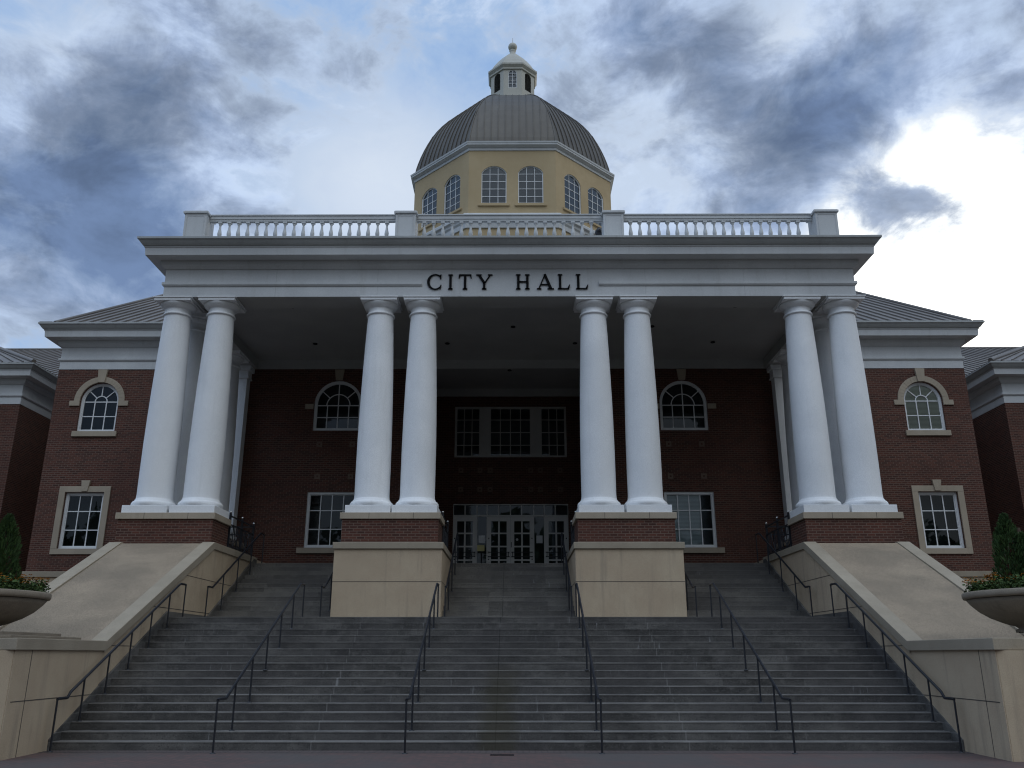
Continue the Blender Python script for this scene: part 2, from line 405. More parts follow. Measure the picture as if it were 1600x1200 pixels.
# ================================================================== cheek walls, planter pedestals
def cheek(sg, label):
    t = thing('cheek_wall', label, 'stair wall', (sg*9.9, YP, 0), 'sloped cheek walls beside the stairs')
    L = Vector((sg*9.9, YP, 0)); X = lambda a: sg*a - L.x
    fy = lambda y: y - L.y
    prof = [(15.5, 0), (15.5, 1.77), (18.87, 1.77), (18.87, 1.90), (24.80, 4.72), (YW-.02, 4.72), (YW-.02, 0)]
    mb = MB(); mb.extr([(fy(y), z) for y, z in prof], lambda u, v, a: (a, u, v), X(8.475), X(11.42))
    mb.build('wall', 'cast', t)
    # pitched face
    rp = MB(); rp.extr([(fy(18.9), 1.88), (fy(18.9), 1.925), (fy(24.78), 4.735), (fy(24.9), 4.735), (fy(24.9), 4.6)], lambda u, v, a: (a, u, v), X(8.80), X(11.1)); rp.build('ramp_face', 'ramp', t)
    for a0, a1 in ((8.43, 8.792), (11.108, 11.47)):
        mb = MB()
        mb.extr([(fy(18.83), 1.74), (fy(18.83), 1.955), (fy(24.80), 4.775), (fy(29.05), 4.775), (fy(29.05), 4.575), (fy(24.86), 4.575)], lambda u, v, a: (a, u, v), X(a0), X(a1))
        mb.build('coping', 'coping', t, bevel=.012)
    # planter pedestal cap and front
    mb = MB(); cx = [(8.40, 15.42), (9.0, 15.62), (13.6, 16.85), (13.6, 18.8), (8.40, 18.8)]
    mb.extr([(X(a), fy(b)) for a, b in cx], lambda u, v, z: (u, v, z), 1.772, 1.975); mb.build('pedestal_cap', 'coping', t, bevel=.012)
    mb = MB(); cx = [(8.452, 15.50), (9.0, 15.69), (13.5, 16.91), (13.5, 18.78), (8.452, 18.78)]
    mb.extr([(X(a), fy(b)) for a, b in cx], lambda u, v, z: (u, v, z), 0, 1.772); mb.build('pedestal', 'cast', t)
    # joints between the cast panels, inner face
    j = MB(); xi = 8.4745
    def hj(z, y0, y1, xo=xi): j.box(X(xo), X(xo-.003), fy(y0), fy(y1), z-.008, z+.008)
    def vj(y, z0, z1, xo=xi): j.box(X(xo), X(xo-.003), fy(y)-.008, fy(y)+.008, z0, z1)
    hj(3.69, 22.9, 29.0); hj(2.80, 20.95, 25.3); hj(1.88, 19.2, 20.9)
    hj(.92, 15.6, 18.78, 8.4515); vj(18.79, .55, 1.74); vj(22.06, 2.6, 3.1); vj(16.05, 0, 1.77, 8.4515)
    j.build('panel_joint', 'joint', t)
    return t
cheek(-1, 'beige sloped cheek wall at the left edge of the stairs')
cheek(1, 'beige sloped cheek wall at the right edge of the stairs')

# ================================================================== centre piers
def pier(sg, label):
    x0, x1 = (1.90, 4.985)
    t = thing('stair_pier', label, 'pier', (sg*3.43, YP, 0), 'stone stair piers under the middle columns')
    X = lambda a: sg*(a-3.43); fy = lambda y: y-YP
    mb = MB(); mb.box(X(x0), X(x1), fy(YP+.03), fy(28.6), ZL-.1, 4.575); mb.build('block', 'cast', t, bevel=.01)
    mb = MB(); mb.box(X(x0-.04), X(x1+.045), fy(YP-.02), fy(28.66), 4.577, 4.765); mb.build('cap', 'coping', t, bevel=.012)
    j = MB(); j.box(X(x0-.002), X(x1+.002), fy(YP+.027), fy(28.5), 3.655, 3.669); j.build('panel_joint', 'joint', t)
    return t
pier(-1, 'beige stone pier under the left middle column pair')
pier(1, 'beige stone pier under the right middle column pair')

# ================================================================== planters
def planter(sg, label, lc, lf):
    cx, cy, zb = sg*10.47, 17.1, 1.979
    t = thing('planter', label, 'planter', (cx, cy, zb), 'stone bowl planters flanking the stairs')
    mb = MB(); mb.box(-1.72, 1.6, -1.3, 1.3, 0, .055); mb.box(-1.42, 1.35, -1.05, 1.05, .057, .125)
    if sg < 0: mb.v = [(-x, y, z) for x, y, z in mb.v]; mb.build('base_step', 'bowl', t, bevel=.01)
    mb = MB(); mb.lathe([(.62, .127), (.62, .17), (.56, .2), (.60, .235), (.80, .30), (1.02, .40), (1.20, .52), (1.34, .66), (1.40, .745), (1.36, .752)], n=56, cap=False); mb.build('bowl', 'bowl', t)
    mb = MB(); mb.lathe([(1.36, .754), (1.45, .762), (1.465, .80), (1.465, .865), (1.44, .885), (1.30, .885), (1.28, .80)], n=56, cap=False); mb.build('rim', 'bowl', t)
    mb = MB(); mb.lathe([(1.30, .80), (.6, .86), (.01, .9)], n=32, cap=False); mb.build('soil', 'soil', t)
    # conifer
    c = thing('conifer_shrub', lc, 'shrub', (cx-sg*.32, cy, zb+.86), 'small conifers in the planters')
    mb = MB(); mb.tube([(0, 0, 0), (.01, 0, .6), (0, .01, 1.25)], .045); mb.build('trunk', 'bark', c)
    f = MB(); rnd = random.Random(3 if sg > 0 else 9)
    for lob, (ox, oy, hh, rr) in enumerate([(-.24*sg, 0, 1.42, .36), (.30*sg, .05, 1.22, .40), (.02*sg, -.1, 1.04, .36), (.75*sg, -.02, 1.05, .36)]):
        for i in range(2300 if lob == 0 else 1000):
            h = rnd.random()**.8; r = rr*(1-h**1.5)**.75*(.55+.5*sqrt(rnd.random())); a = rnd.random()*2*pi
            r *= 1+.16*sin(a*3+h*9+lob)
            p = Vector((ox+r*cos(a), oy+r*sin(a), .06+h*hh))
            d = Vector((cos(a)*.5+rnd.uniform(-.4, .4), sin(a)*.5+rnd.uniform(-.4, .4), 1.1)).normalized()
            s = d.cross(Vector((rnd.uniform(-1, 1), rnd.uniform(-1, 1), .2))).normalized()*.014
            L = rnd.uniform(.05, .10)
            f.add([p-s, p+s, p+s*.6+d*L, p-s*.6+d*L], [(0, 1, 2, 3)])
    f.build('crown', 'conifer', c, fix=False)
    fl = thing('flowers', lf, 'flowers', (cx, cy, zb+.88), 'orange flowers in the planters')
    g1, g2 = MB(), MB()
    for i in range(5600):
        a = rnd.random()*2*pi; r = .32+1.06*sqrt(rnd.random()); r = min(r, 1.40)
        hgt = (.16+.16*rnd.random())*(1.15-.3*r) * (.6+.8*(.5+.5*sin(a*7)*cos(r*9)))
        p = Vector((r*cos(a), r*sin(a), rnd.random()*hgt))
        u = Vector((rnd.uniform(-1, 1), rnd.uniform(-1, 1), rnd.uniform(-.4, .9))).normalized(); w = u.cross(Vector((rnd.uniform(-1, 1), rnd.uniform(-1, 1), 1))).normalized()
        L, W = rnd.uniform(.04, .085), rnd.uniform(.016, .03)
        g1.add([p, p+u*L*.5+w*W, p+u*L, p+u*L*.5-w*W], [(0, 1, 2, 3)])
    for i in range(330):
        a = rnd.random()*2*pi; r = .55+.85*rnd.random()**.35; p = Vector((r*cos(a), r*sin(a), .14+.16*rnd.random()))
        for k in range(6):
            t0 = k*pi/3; rr = .030*rnd.uniform(.8, 1.3)
            g2.add([p, p+Vector((cos(t0), sin(t0), .25))*rr, p+Vector((cos(t0+.5), sin(t0+.5), .55))*rr*1.1, p+Vector((cos(t0+1.), sin(t0+1.), .25))*rr], [(0, 1, 2, 3)])
    g1.build('leaves', 'leaf', fl, fix=False); g2.build('blossom', 'petal', fl, fix=False)
planter(-1, 'wide stone bowl planter at the left edge of the photo', 'dark green conifer in the left stone planter', 'orange marigolds round the conifer in the left planter')
planter(1, 'wide stone bowl planter at the right edge of the photo', 'dark green pointed conifer in the right stone planter', 'orange marigolds round the conifer in the right planter')

# ================================================================== CITY HALL
ch = thing('city_hall', 'red brick city hall with white columned portico and octagonal dome', 'building', (0, YW, 0))
OY = YW
def B(mb, name, mat, parent=ch, bevel=0., dy=-OY):
    mb.v = [(x, y+dy, z) for x, y, z in mb.v]
    return mb.build(name, mat, parent, bevel=bevel)

# --- brick walls with real openings
UWX, LWX = 16.24, 16.26
up_open = lambda c: outline(c, .755, 10.01, 11.245, .755)
lo_open = lambda c: outline(c, .745, 5.48, 7.61)
pu_open = lambda c: outline(c, .93, 10.035, 11.075, .93+.07)
pl_open = lambda c: outline(c, .95, 5.51, 7.62)
PX = 6.80
RX = 3.62
front = lambda u, v, d: (u, YW+d, v)
for sg in (-1, 1):
    w = MB()
    o = [(sg*RX, ZF-.02), (sg*XB, ZF-.02), (sg*XB, ZE+.02), (sg*RX, ZE+.02)]
    wall_panel(w, o, [up_open(sg*UWX), lo_open(sg*LWX), pu_open(sg*PX), pl_open(sg*PX)], front, .22)
    w.face([(sg*XB, YW, ZF-.02), (sg*XB, 62, ZF-.02), (sg*XB, 62, ZE+.02), (sg*XB, YW, ZE+.02)])
    w.face([(sg*RX, YW, ZF), (sg*RX, YR, ZF), (sg*RX, YR, ZE+.35), (sg*RX, YW, ZE+.35)])
    B(w, 'wall', 'brick')
    w = MB(); w.box(sg*11.43, sg*(XB+.02), YW-.03, 62, -.1, 4.43); B(w, 'stone_base', 'cast')
    w = MB(); w.box(sg*11.46, sg*(XB+.07), YW-.09, 62, 4.432, 4.64); B(w, 'water_table', 'coping', bevel=.01)
    w = MB(); w.box(sg*RX+sg*.3, sg*(XB-.3), YW+.75, YW+.8, ZF, ZE); B(w, 'dark_backing', 'room')  # dark sheet behind the glass, added to stand in for unlit rooms
DZ, TZ = 7.30, 7.815
w = MB()
wall_panel(w, [(-RX, ZF), (-2.45, ZF), (-2.45, TZ), (2.43, TZ), (2.43, ZF), (RX, ZF), (RX, ZE+.02), (-RX, ZE+.02)], [[(-2.45, 9.825), (2.42, 9.825), (2.42, 12.11), (-2.45, 12.11)]], lambda u, v, d: (u, YR+d, v), .2)
for x in (-2.45, 2.43): w.face([(x, YR, ZF), (x, YR+.25, ZF), (x, YR+.25, TZ), (x, YR, TZ)])
w.face([(-2.45, YR, TZ), (2.43, YR, TZ), (2.43, YR+.25, TZ), (-2.45, YR+.25, TZ)])
B(w, 'recess_wall', 'brick')
w = MB(); w.box(-3.4, 3.4, YR+.6, YR+.65, ZF, ZE); w.box(-3.4, 3.4, YR+.3, YR+.6, ZF+.001, ZF+.02); B(w, 'dark_backing', 'room')  # dark backing for the entrance and recess glass

# --- block windows
def surround_arch(win, cx):
    s_ = MB(); n = 20; R0, R1 = .765, 1.0
    A = [(R1*cos(pi*k/n), 11.245+R1*sin(pi*k/n)) for k in range(n+1)]; Bq = [(R0*cos(pi*k/n), 11.245+R0*sin(pi*k/n)) for k in range(n+1)]
    for k in range(n): s_.extr([A[k], A[k+1], Bq[k+1], Bq[k]], lambda u, v, t: (u, t, v), -.05, .04)
    o = s_.build('stone_arch', 'trimstone', win, bevel=.008)
    for q in (-1, 1): s_ = MB(); s_.box(q*.765, q*1.16, -.055, .04, 11.045, 11.247); s_.build('springer', 'trimstone', win, bevel=.008)
    k_ = MB(); k_.extr([(-.13, 12.0), (.13, 12.0), (.19, 12.53), (-.19, 12.53)], lambda u, v, t: (u, t, v), -.10, .04); k_.build('keystone', 'trimstone', win, bevel=.008)
    q_ = MB(); q_.box(-.87, .87, -.08, .15, 9.80, 10.008); q_.build('sill', 'trimstone', win, bevel=.008)
def blind(win, x0, x1, z0, z1, mat, y=.16):
    b = MB()
    n = int((z1-z0)/.05)
    for k in range(n): b.add([(x0, y, z0+k*.05), (x1, y, z0+k*.05), (x1, y+.012, z0+k*.05+.046), (x0, y+.012, z0+k*.05+.046)], [(0, 1, 2, 3)])
    b.build('blind', mat, win, fix=False)
for sg in (-1, 1):
    win = make_window(ch, .755, 10.01, 11.245, .755, 3, [10.65, ], fan=.24, inset=.09, loc=(sg*UWX, 0, 0))
    surround_arch(win, 0)
    if sg > 0: blind(win, -.70, .70, 10.05, 12.0, 'blind')
    win = make_window(ch, .745, 5.48, 7.61, 0, 3, [6.19, 6.90], inset=.09, fw=.085, loc=(sg*LWX, 0, 0))
    s_ = MB(); s_.box(-.98, -.75, -.05, .04, 5.48, 7.612); s_.box(.75, .98, -.05, .04, 5.48, 7.612)
    s_.box(-.98, .98, -.05, .04, 7.614, 7.84); s_.box(-.98, .98, -.05, .12, 5.27, 5.478)
    s_.build('stone_surround', 'trimstone', win, bevel=.008)
    k_ = MB(); k_.extr([(-.11, 7.64), (.11, 7.64), (.17, 8.06), (-.17, 8.06)], lambda u, v, t: (u, t, v), -.09, .03); k_.build('keystone', 'trimstone', win, bevel=.008)
# --- porch windows
for sg in (-1, 1):
    win = make_window(ch, .93, 10.035, 11.075, 1.0, 4, [10.59], fan=.46, inset=.05, fw=.085, loc=(sg*PX, 0, 0))
    k_ = MB(); k_.extr([(-.13, 12.09), (.13, 12.09), (.19, 12.53), (-.19, 12.53)], lambda u, v, t: (u, t, v), -.06, .04); k_.build('keystone', 'trimstone', win, bevel=.008)
    for q in (-1, 1): k_ = MB(); k_.box(q*.95, q*1.28, -.04, .04, 10.91, 11.11); k_.build('springer', 'trimstone', win, bevel=.008)
    win = make_window(ch, .95, 5.51, 7.62, 0, 4, [6.21, 6.92], inset=.05, fw=.085, loc=(sg*PX, 0, 0))
    k_ = MB(); k_.box(-1.2, 1.2, -.08, .1, 5.30, 5.507); k_.build('sill', 'trimstone', win, bevel=.008)
    if sg > 0: blind(win, -.9, .44, 5.58, 7.56, 'shade')
# --- inlaid stone squares
def rosette(x, z, y):
    m = MB(); s = .105
    ring(m, [(x-s, z-s), (x+s, z-s), (x+s, z+s), (x-s, z+s)], [(x-.035, z-.035), (x+.035, z-.035), (x+.035, z+.035), (x-.035, z+.035)], y-.018, y+.03)
    B(m, 'stone_square', 'square')
for sg in (-1, 1):
    for x in (6.14, 7.42):
        for z in (8.22, 9.48): rosette(sg*x, z, YW)
for x in (-2.15, -1.33, -.89, .85, 1.26, 2.11):
    for z in (8.42, 9.25): rosette(x, z, YR)
# --- upper window of the recess (three lights between pale panels)
for a, b in ((-1.30, -.97), (.92, 1.25)):
    m = MB(); m.box(a, b, YR+.05, YR+.12, 9.83, 12.105); B(m, 'window_panel', 'dframe')
for a, b, cols in ((-2.448, -1.302, 3), (-.968, .918, 4), (1.252, 2.418, 3)):
    c = (a+b)/2; hw = (b-a)/2
    win = make_window(ch, hw, 9.83, 12.105, 0, cols, [10.38, 10.95, 11.52], inset=.05, fw=.06, mat='dframe', loc=(c, YR-OY, 0))
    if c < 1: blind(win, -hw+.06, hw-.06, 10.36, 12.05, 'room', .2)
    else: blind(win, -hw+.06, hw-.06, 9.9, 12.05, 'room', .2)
# --- entrance: transom lights, side lights, four doors
tx = [-2.45, -1.95, -1.44, -1.01, -.52, -.02, .455, .965, 1.41, 1.88, 2.43]
m = MB()
m.box(-2.45, 2.43, YR+.06, YR+.16, TZ-.05, TZ-.004); m.box(-2.45, 2.43, YR+.06, YR+.16, DZ-.03, DZ+.04)
for k, x in enumerate(tx): m.box(x-.022 if k else x, x+.022 if k < 10 else x, YR+.062, YR+.158, DZ+.04, TZ-.05)
for x in (-2.45, -1.44, -1.01, -.0, .965, 1.41, 2.41): m.box(x-.02, x+.02, YR+.064, YR+.156, ZF+.005, DZ-.03)
ent = B(m, 'entrance_frame', 'door')
p = MB(); p.face([(-2.43, YR+.12, DZ+.02), (2.41, YR+.12, DZ+.02), (2.41, YR+.12, TZ-.03), (-2.43, YR+.12, TZ-.03)]); B(p, 'pane', 'glass', ent)
for a, b in ((-1.42, -1.03), (.985, 1.39)):
    p = MB(); p.face([(a, YR+.12, ZF+.02), (b, YR+.12, ZF+.02), (b, YR+.12, DZ-.03), (a, YR+.12, DZ-.03)]); B(p, 'pane', 'glass', ent)
def door(x0, x1, hinge):
    z0, z1 = ZF+.012, DZ-.035; y0, y1 = YR+.075, YR+.13
    m = MB(); gw = .155; zt = 7.08; zb = ZF+.30
    m.box(x0, x0+gw, y0, y1, z0, z1); m.box(x1-gw, x1, y0, y1, z0, z1)
    m.box(x0+gw, x1-gw, y0, y1, zt, z1); m.box(x0+gw, x1-gw, y0, y1, z0, zb)
    c = (x0+x1)/2; m.box(c-.035, c+.035, y0+.01, y1-.005, zb, zt)
    for z in (6.57, 6.02, 5.46): m.box(x0+gw, x1-gw, y0+.012, y1-.004, z-.03, z+.03)
    d = B(m, 'door', 'door')
    p = MB(); p.face([(x0+gw, y0+.035, zb), (x1-gw, y0+.035, zb), (x1-gw, y0+.035, zt), (x0+gw, y0+.035, zt)]); B(p, 'pane', 'glass', d)
    xh = x1-.08 if hinge < 0 else x0+.08; sgn = -1 if hinge < 0 else 1
    h = MB()
    for z in (5.60, 5.78): h.box(x0+.03, x1-.03, y0-.05, y0-.03, z-.014, z+.014); h.box(x0+.05, x0+.08, y0-.035, y0, z-.02, z+.02); h.box(x1-.08, x1-.05, y0-.035, y0, z-.02, z+.02)
    h.box(xh-.012, xh+.012, y0-.052, y0-.032, 5.60, 5.78); h.box(xh+sgn*.09-.012, xh+sgn*.09+.012, y0-.052, y0-.032, 5.60, 5.78)
    B(h, 'push_bar', 'iron', d)
    k = x0+.06 if hinge < 0 else x1-.06
    for za, zb2 in ((6.33, 6.38), (5.46, 5.51)): h = MB(); h.box(k-.022, k+.022, y0-.02, y0, za, zb2); B(h, 'door_lock', 'iron', d)
    return d
door(-2.43, -1.46, -1); door(-.99, -.025, -1); d3 = door(-.015, .945, 1); door(1.43, 2.39, 1)
hm = MB(); hm.box(.0, .03, YR+.03, YR+.05, 5.98, 6.2); B(hm, 'pull_handle', 'iron', d3)

# --- mouldings: one profile swept round a U-shaped plan
PROF = [(0, ZE), (0, 12.905), (.025, 12.905), (.065, 12.955), (.065, 13.035), (0, 13.055), (0, 13.50), (.035, 13.50), (.075, 13.545), (.13, 13.60), (.15, 13.70), (.15, 13.755), (.49, 13.765), (.51, 13.775), (.53, 14.005), (.555, 14.03), (.555, 14.06), (.595, 14.085), (.64, 14.14), (.69, 14.215), (.735, 14.25), (.735, 14.315), (.70, 14.33), (-.3, 14.34)]
def sweep(mb, path, prof):
    n = len(path); V = [Vector(p) for p in path]; rows = []
    for i in range(n):
        d0 = (V[i]-V[i-1]).normalized() if i else None; d1 = (V[i+1]-V[i]).normalized() if i < n-1 else None
        nrm = lambda d: Vector((d.y, -d.x))
        if d0 is None: o = nrm(d1)
        elif d1 is None: o = nrm(d0)
        else:
            a, b = nrm(d0), nrm(d1); o = (a+b)/(1+a.dot(b))
        rows.append([(V[i].x+o.x*q, V[i].y+o.y*q, z) for q, z in prof])
    k = len(prof); vs = [p for r in rows for p in r]
    fs = [(i*k+j, (i+1)*k+j, (i+1)*k+j+1, i*k+j+1) for i in range(n-1) for j in range(k-1)]
    mb.add(vs, fs)
YA, XA = 25.15, 11.02
GUT = [p for p in PROF if p[0] >= .555] + [PROF[-1]]
i_ = PROF.index((.555, 14.03)); GUT = PROF[i_:]; PROF = PROF[:i_+1]
pm = MB()
PROF_PLAIN = [(q, z) for q, z in PROF if not 12.90 < z < 13.06]
sweep(pm, [(-XA, YW-.1), (-XA, YA), (-2.78, YA)], PROF); sweep(pm, [(-2.78, YA), (2.86, YA)], PROF_PLAIN); sweep(pm, [(2.86, YA), (XA, YA), (XA, YW-.1)], PROF)
for x in (-2.78, 2.86): pm.face([(x, YA, 12.905), (x, YA-.025, 12.905), (x, YA-.065, 12.955), (x, YA-.065, 13.035), (x, YA, 13.055)])
# porch roof deck, beams and ceiling
pm.face([(-XA+.2, YA+.2, 14.335), (XA-.2, YA+.2, 14.335), (XA-.2, YW, 14.335), (-XA+.2, YW, 14.335)])
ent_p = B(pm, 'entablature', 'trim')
M['gutter'] = mottled('grey_gutter_paint', (.33, .34, .335), (.39, .40, .395), .8, .5, 30, .05, .06, streak=.3, dark=(.2, .2, .19))
gm = MB(); sweep(gm, [(-XA, YW-.1), (-XA, YA), (XA, YA), (XA, YW-.1)], GUT); B(gm, 'gutter', 'gutter')
bm_ = MB(); bw = .95
bm_.box(-XA+.002, XA-.002, YA+.002, YA+bw, ZE+.002, 12.95)
for sg in (-1, 1): bm_.box(sg*(XA-.002), sg*(XA-bw), YA+bw, YW-.02, ZE+.001, 12.95)
bm_.box(-XA+bw, XA-bw, YW-.09, YW-.02, ZE+.003, 12.95)
bm_.box(-RX+.01, RX-.01, YR-.09, YR-.01, ZE+.003, 12.9)
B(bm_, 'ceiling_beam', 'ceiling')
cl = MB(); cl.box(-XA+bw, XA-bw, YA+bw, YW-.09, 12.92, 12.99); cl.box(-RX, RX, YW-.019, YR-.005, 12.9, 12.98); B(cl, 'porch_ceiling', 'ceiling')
for x, y, z in [(-7.34, 26.85, 12.9), (-7.37, 30.45, 12.9), (.12, 28.73, 12.9), (-2.37, 30.44, 12.9), (7.63, 26.86, 12.9), (7.63, 30.35, 12.9), (5.1, 28.7, 12.9), (-5.0, 28.7, 12.9), (2.45, 30.44, 12.9), (-.04, 33.6, 12.88)]:
    l = MB(); l.lathe([(.085, z+.02), (.085, z-.010), (.065, z-.014), (.06, z+.012)], x, y, 16, cap=False); l.lathe([(.064, z-.004), (.01, z-.003)], x, y, 16, cap=False)
    B(l, 'ceiling_light', 'letter')
# main block entablature
for sg in (-1, 1):
    path = [(sg*(XA+.0), YW), (sg*XB, YW), (sg*XB, 62)]
    if sg < 0: path = path[::-1]
    bk = MB(); sweep(bk, path, PROF); B(bk, 'block_cornice', 'trim')
    bk = MB(); sweep(bk, path, GUT); B(bk, 'gutter', 'gutter')
bk = MB(); bk.box(-XB+.1, XB-.1, YW+.06, 61.9, 13.3, 14.3); B(bk, 'attic_deck', 'trim')

for xj in (-7.45, -4.2, 4.35, 7.5):
    pj = MB(); pj.box(xj-.004, xj+.004, YA-.002, YA+.02, 13.06, 13.49); pj.box(xj-.004, xj+.004, YA-.002, YA+.02, 12.56, 12.9); B(pj, 'panel_joint', 'gutter', ent_p)
# --- lettering: CITY HALL in black serif capitals
def letter(pieces, x0, zb, h):
    m = MB(); F = lambda u, v, t: (x0+u*h, t, zb+v*h)
    for poly in pieces: m.extr(poly, F, YA-.045, YA-.004)
    o = B(m, 'letter', 'letter', ent_p); return o
def rect(a, b, c, d): return [(a, c), (b, c), (b, d), (a, d)]
SW, SH = .065, .062
def stem(x, w=.15): return [rect(x-w/2, x+w/2, .0, 1.0), rect(x-w/2-SW, x+w/2+SW, 0, SH), rect(x-w/2-SW, x+w/2+SW, 1-SH, 1)]
def arcpoly(cx, cz, R0x, R0z, a0, a1, wmin, wmax, n=26):
    out = []; inn = []
    for k in range(n+1):
        a = a0+(a1-a0)*k/n
        wd = wmin+(wmax-wmin)*abs(cos(a))**1.3 if cos(a) < 0 else wmin+.03*abs(cos(a))
        out.append((cx+R0x*cos(a), cz+R0z*sin(a))); inn.append((cx+(R0x-wd)*cos(a), cz+(R0z-wd)*sin(a)))
    return [[out[k], out[k+1], inn[k+1], inn[k]] for k in range(n)]
LC = arcpoly(.50, .5, .50, .52, radians(46), radians(314), .06, .165) + [[(.80, .70), (.865, .70), (.885, 1.0), (.84, 1.0), (.78, .90)], [(.78, .10), (.84, .0), (.90, .30), (.84, .30), (.80, .2)]]
LI = stem(.16)
LT = [rect(.33, .48, 0, 1), rect(.26, .55, 0, SH), rect(0.03, .78, .93, 1.0), [(0, .74), (.05, .74), (.11, .93), (.02, 1.0)], [(.81, .74), (.76, .74), (.70, .93), (.79, 1.0)]]
LY = [rect(.37, .52, 0, .46), rect(.30, .59, 0, SH), [(.02, .98), (.20, .98), (.53, .43), (.40, .36)], [(.79, .98), (.87, .98), (.52, .40), (.44, .44)], rect(-.06, .28, 1-SH, 1), rect(.68, .96, 1-SH, 1)]
LH = stem(.16) + stem(.72) + [rect(.2, .7, .47, .54)]
LA = [[(.02, .02), (.10, .02), (.47, .96), (.42, 1.02)], [(.36, .98), (.43, 1.02), (.50, 1.02), (.90, .02), (.71, .02)], rect(.2, .7, .28, .345), rect(-.07, .22, 0, SH), rect(.60, 1.0, 0, SH)]
LL = [rect(.09, .24, 0, 1), rect(.02, .31, 1-SH, 1), rect(.02, .70, 0, .065), [(.60, .05), (.72, .0), (.78, .30), (.735, .30)]]
HL = .515; ZB = 12.785
for pc, px in ((LC, -2.615), (LI, -1.95), (LT, -1.61), (LY, -1.02), (LH, .215), (LA, .92), (LL, 1.545), (LL, 2.125)):
    letter(pc, px, ZB, HL)

# --- columns
def lathe_col(): pass
SHAFT = [(.535, .50), (.53, .54), (.523, .62), (.525, 1.4), (.522, 2.2), (.512, 3.0), (.495, 3.8), (.472, 4.6), (.445, 5.4), (.418, 6.1), (.402, 6.38)]
def column(x, y, z0=5.642, first=[None]):
    if first[0] is not None:
        return copy_tree(first[0], ch, (x, y-OY, z0))
    pl = MB(); pl.box(-.665, .665, -.665, .665, 0, .235)
    c = pl.build('column', 'white', ch, (x, y-OY, z0), bevel=.012)
    b = MB(); b.lathe([(.60, .236), (.635, .255), (.655, .30), (.645, .355), (.61, .40), (.565, .418), (.565, .455), (.545, .462), (.535, .50)], n=56, cap=False); b.build('base', 'white', c)
    s_ = MB(); s_.lathe(SHAFT, n=56, cap=False); s_.build('shaft', 'white', c)
    k = MB(); k.lathe([(.402, 6.38), (.43, 6.385), (.452, 6.405), (.452, 6.43), (.432, 6.448), (.432, 6.465), (.40, 6.475), (.40, 6.60), (.405, 6.615), (.43, 6.62), (.43, 6.635), (.455, 6.645), (.505, 6.68), (.545, 6.725), (.56, 6.765), (.555, 6.785), (.52, 6.79)], n=56, cap=False)
    k.box(-.575, .575, -.575, .575, 6.79, 6.875); k.box(-.605, .605, -.605, .605, 6.875, 6.906); k.build('capital', 'white', c)
    first[0] = c
    return c
for x in XC: column(x, YCOL)
for sg in (-1, 1):
    for y in (27.1, 30.75): column(sg*10.68, y)
    p = MB(); p.box(sg*10.34, sg*11.3, YW-.42, YW-.004, 5.642, 12.05); p.box(sg*10.27, sg*11.36, YW-.48, YW-.005, 12.05, 12.12)
    p.box(sg*10.2, sg*11.4, YW-.55, YW-.006, 12.36, 12.548); p.box(sg*10.3, sg*11.32, YW-.46, YW-.0045, 12.12, 12.36); p.box(sg*10.26, sg*11.38, YW-.5, YW-.0035, 5.642, 5.9)
    B(p, 'pilaster', 'white', bevel=.01)
# brick column pedestals with stone caps
def ped(x0, x1, y1, side=None):
    m = MB(); m.box(x0, x1, 24.93, y1, 4.766, 5.452)
    if side: m.box(side*9.98, side*11.38, y1, YW-.01, 4.766, 5.452)
    b = B(m, 'column_pedestal', 'brick')
    m = MB(); m.box(x0-.06, x1+.06, 24.88, y1+.05, 5.454, 5.64)
    if side: m.box(side*9.92, side*11.44, y1+.051, YW-.012, 5.454, 5.638)
    B(m, 'pedestal_cap', 'trimstone', b, bevel=.01)
    j = MB(); n = 3
    for k in range(1, n): xx = x0+(x1-x0)*(.28 if k == 1 else .74); j.box(xx-.006, xx+.006, 24.8775, 24.9, 5.458, 5.636)
    B(j, 'cap_joint', 'joint', b)
ped(-11.38, -8.60, 26.36, -1); ped(8.60, 11.38, 26.36, 1); ped(-4.84, -2.04, 26.36); ped(2.0, 4.82, 26.36)

# --- roof balustrade
BY = 25.62
def pedestal(cx, wd):
    m = MB(); m.box(cx-wd/2, cx+wd/2, BY-wd/2, BY+wd/2, 14.336, 15.58); 
    r = .06
    ring(m, [(cx-wd/2+.07, 14.7), (cx+wd/2-.07, 14.7), (cx+wd/2-.07, 15.50), (cx-wd/2+.07, 15.50)], [(cx-wd/2+.085, 14.715), (cx+wd/2-.085, 14.715), (cx+wd/2-.085, 15.485), (cx-wd/2+.085, 15.485)], BY-wd/2-.012, BY-wd/2+.01)
    p = B(m, 'roof_pedestal', 'trim', bevel=.008)
    m = MB(); m.box(cx-wd/2-.05, cx+wd/2+.05, BY-wd/2-.05, BY+wd/2+.05, 15.582, 15.655); m.box(cx-wd/2-.025, cx+wd/2+.025, BY-wd/2-.025, BY+wd/2+.025, 15.657, 15.68); B(m, 'pedestal_cap', 'trim', p, bevel=.008)
for cx, wd in ((-10.33, .72), (-3.41, .66), (3.435, .66), (10.42, .72)): pedestal(cx, wd)
bal0 = [None]
BPROF = [(r_*.92, z_*.88) for r_, z_ in [(.05, 0), (.05, .03), (.035, .05), (.045, .10), (.072, .18), (.078, .24), (.066, .32), (.046, .42), (.036, .52), (.036, .58), (.05, .60), (.05, .62), (.042, .635), (.06, .66)]]
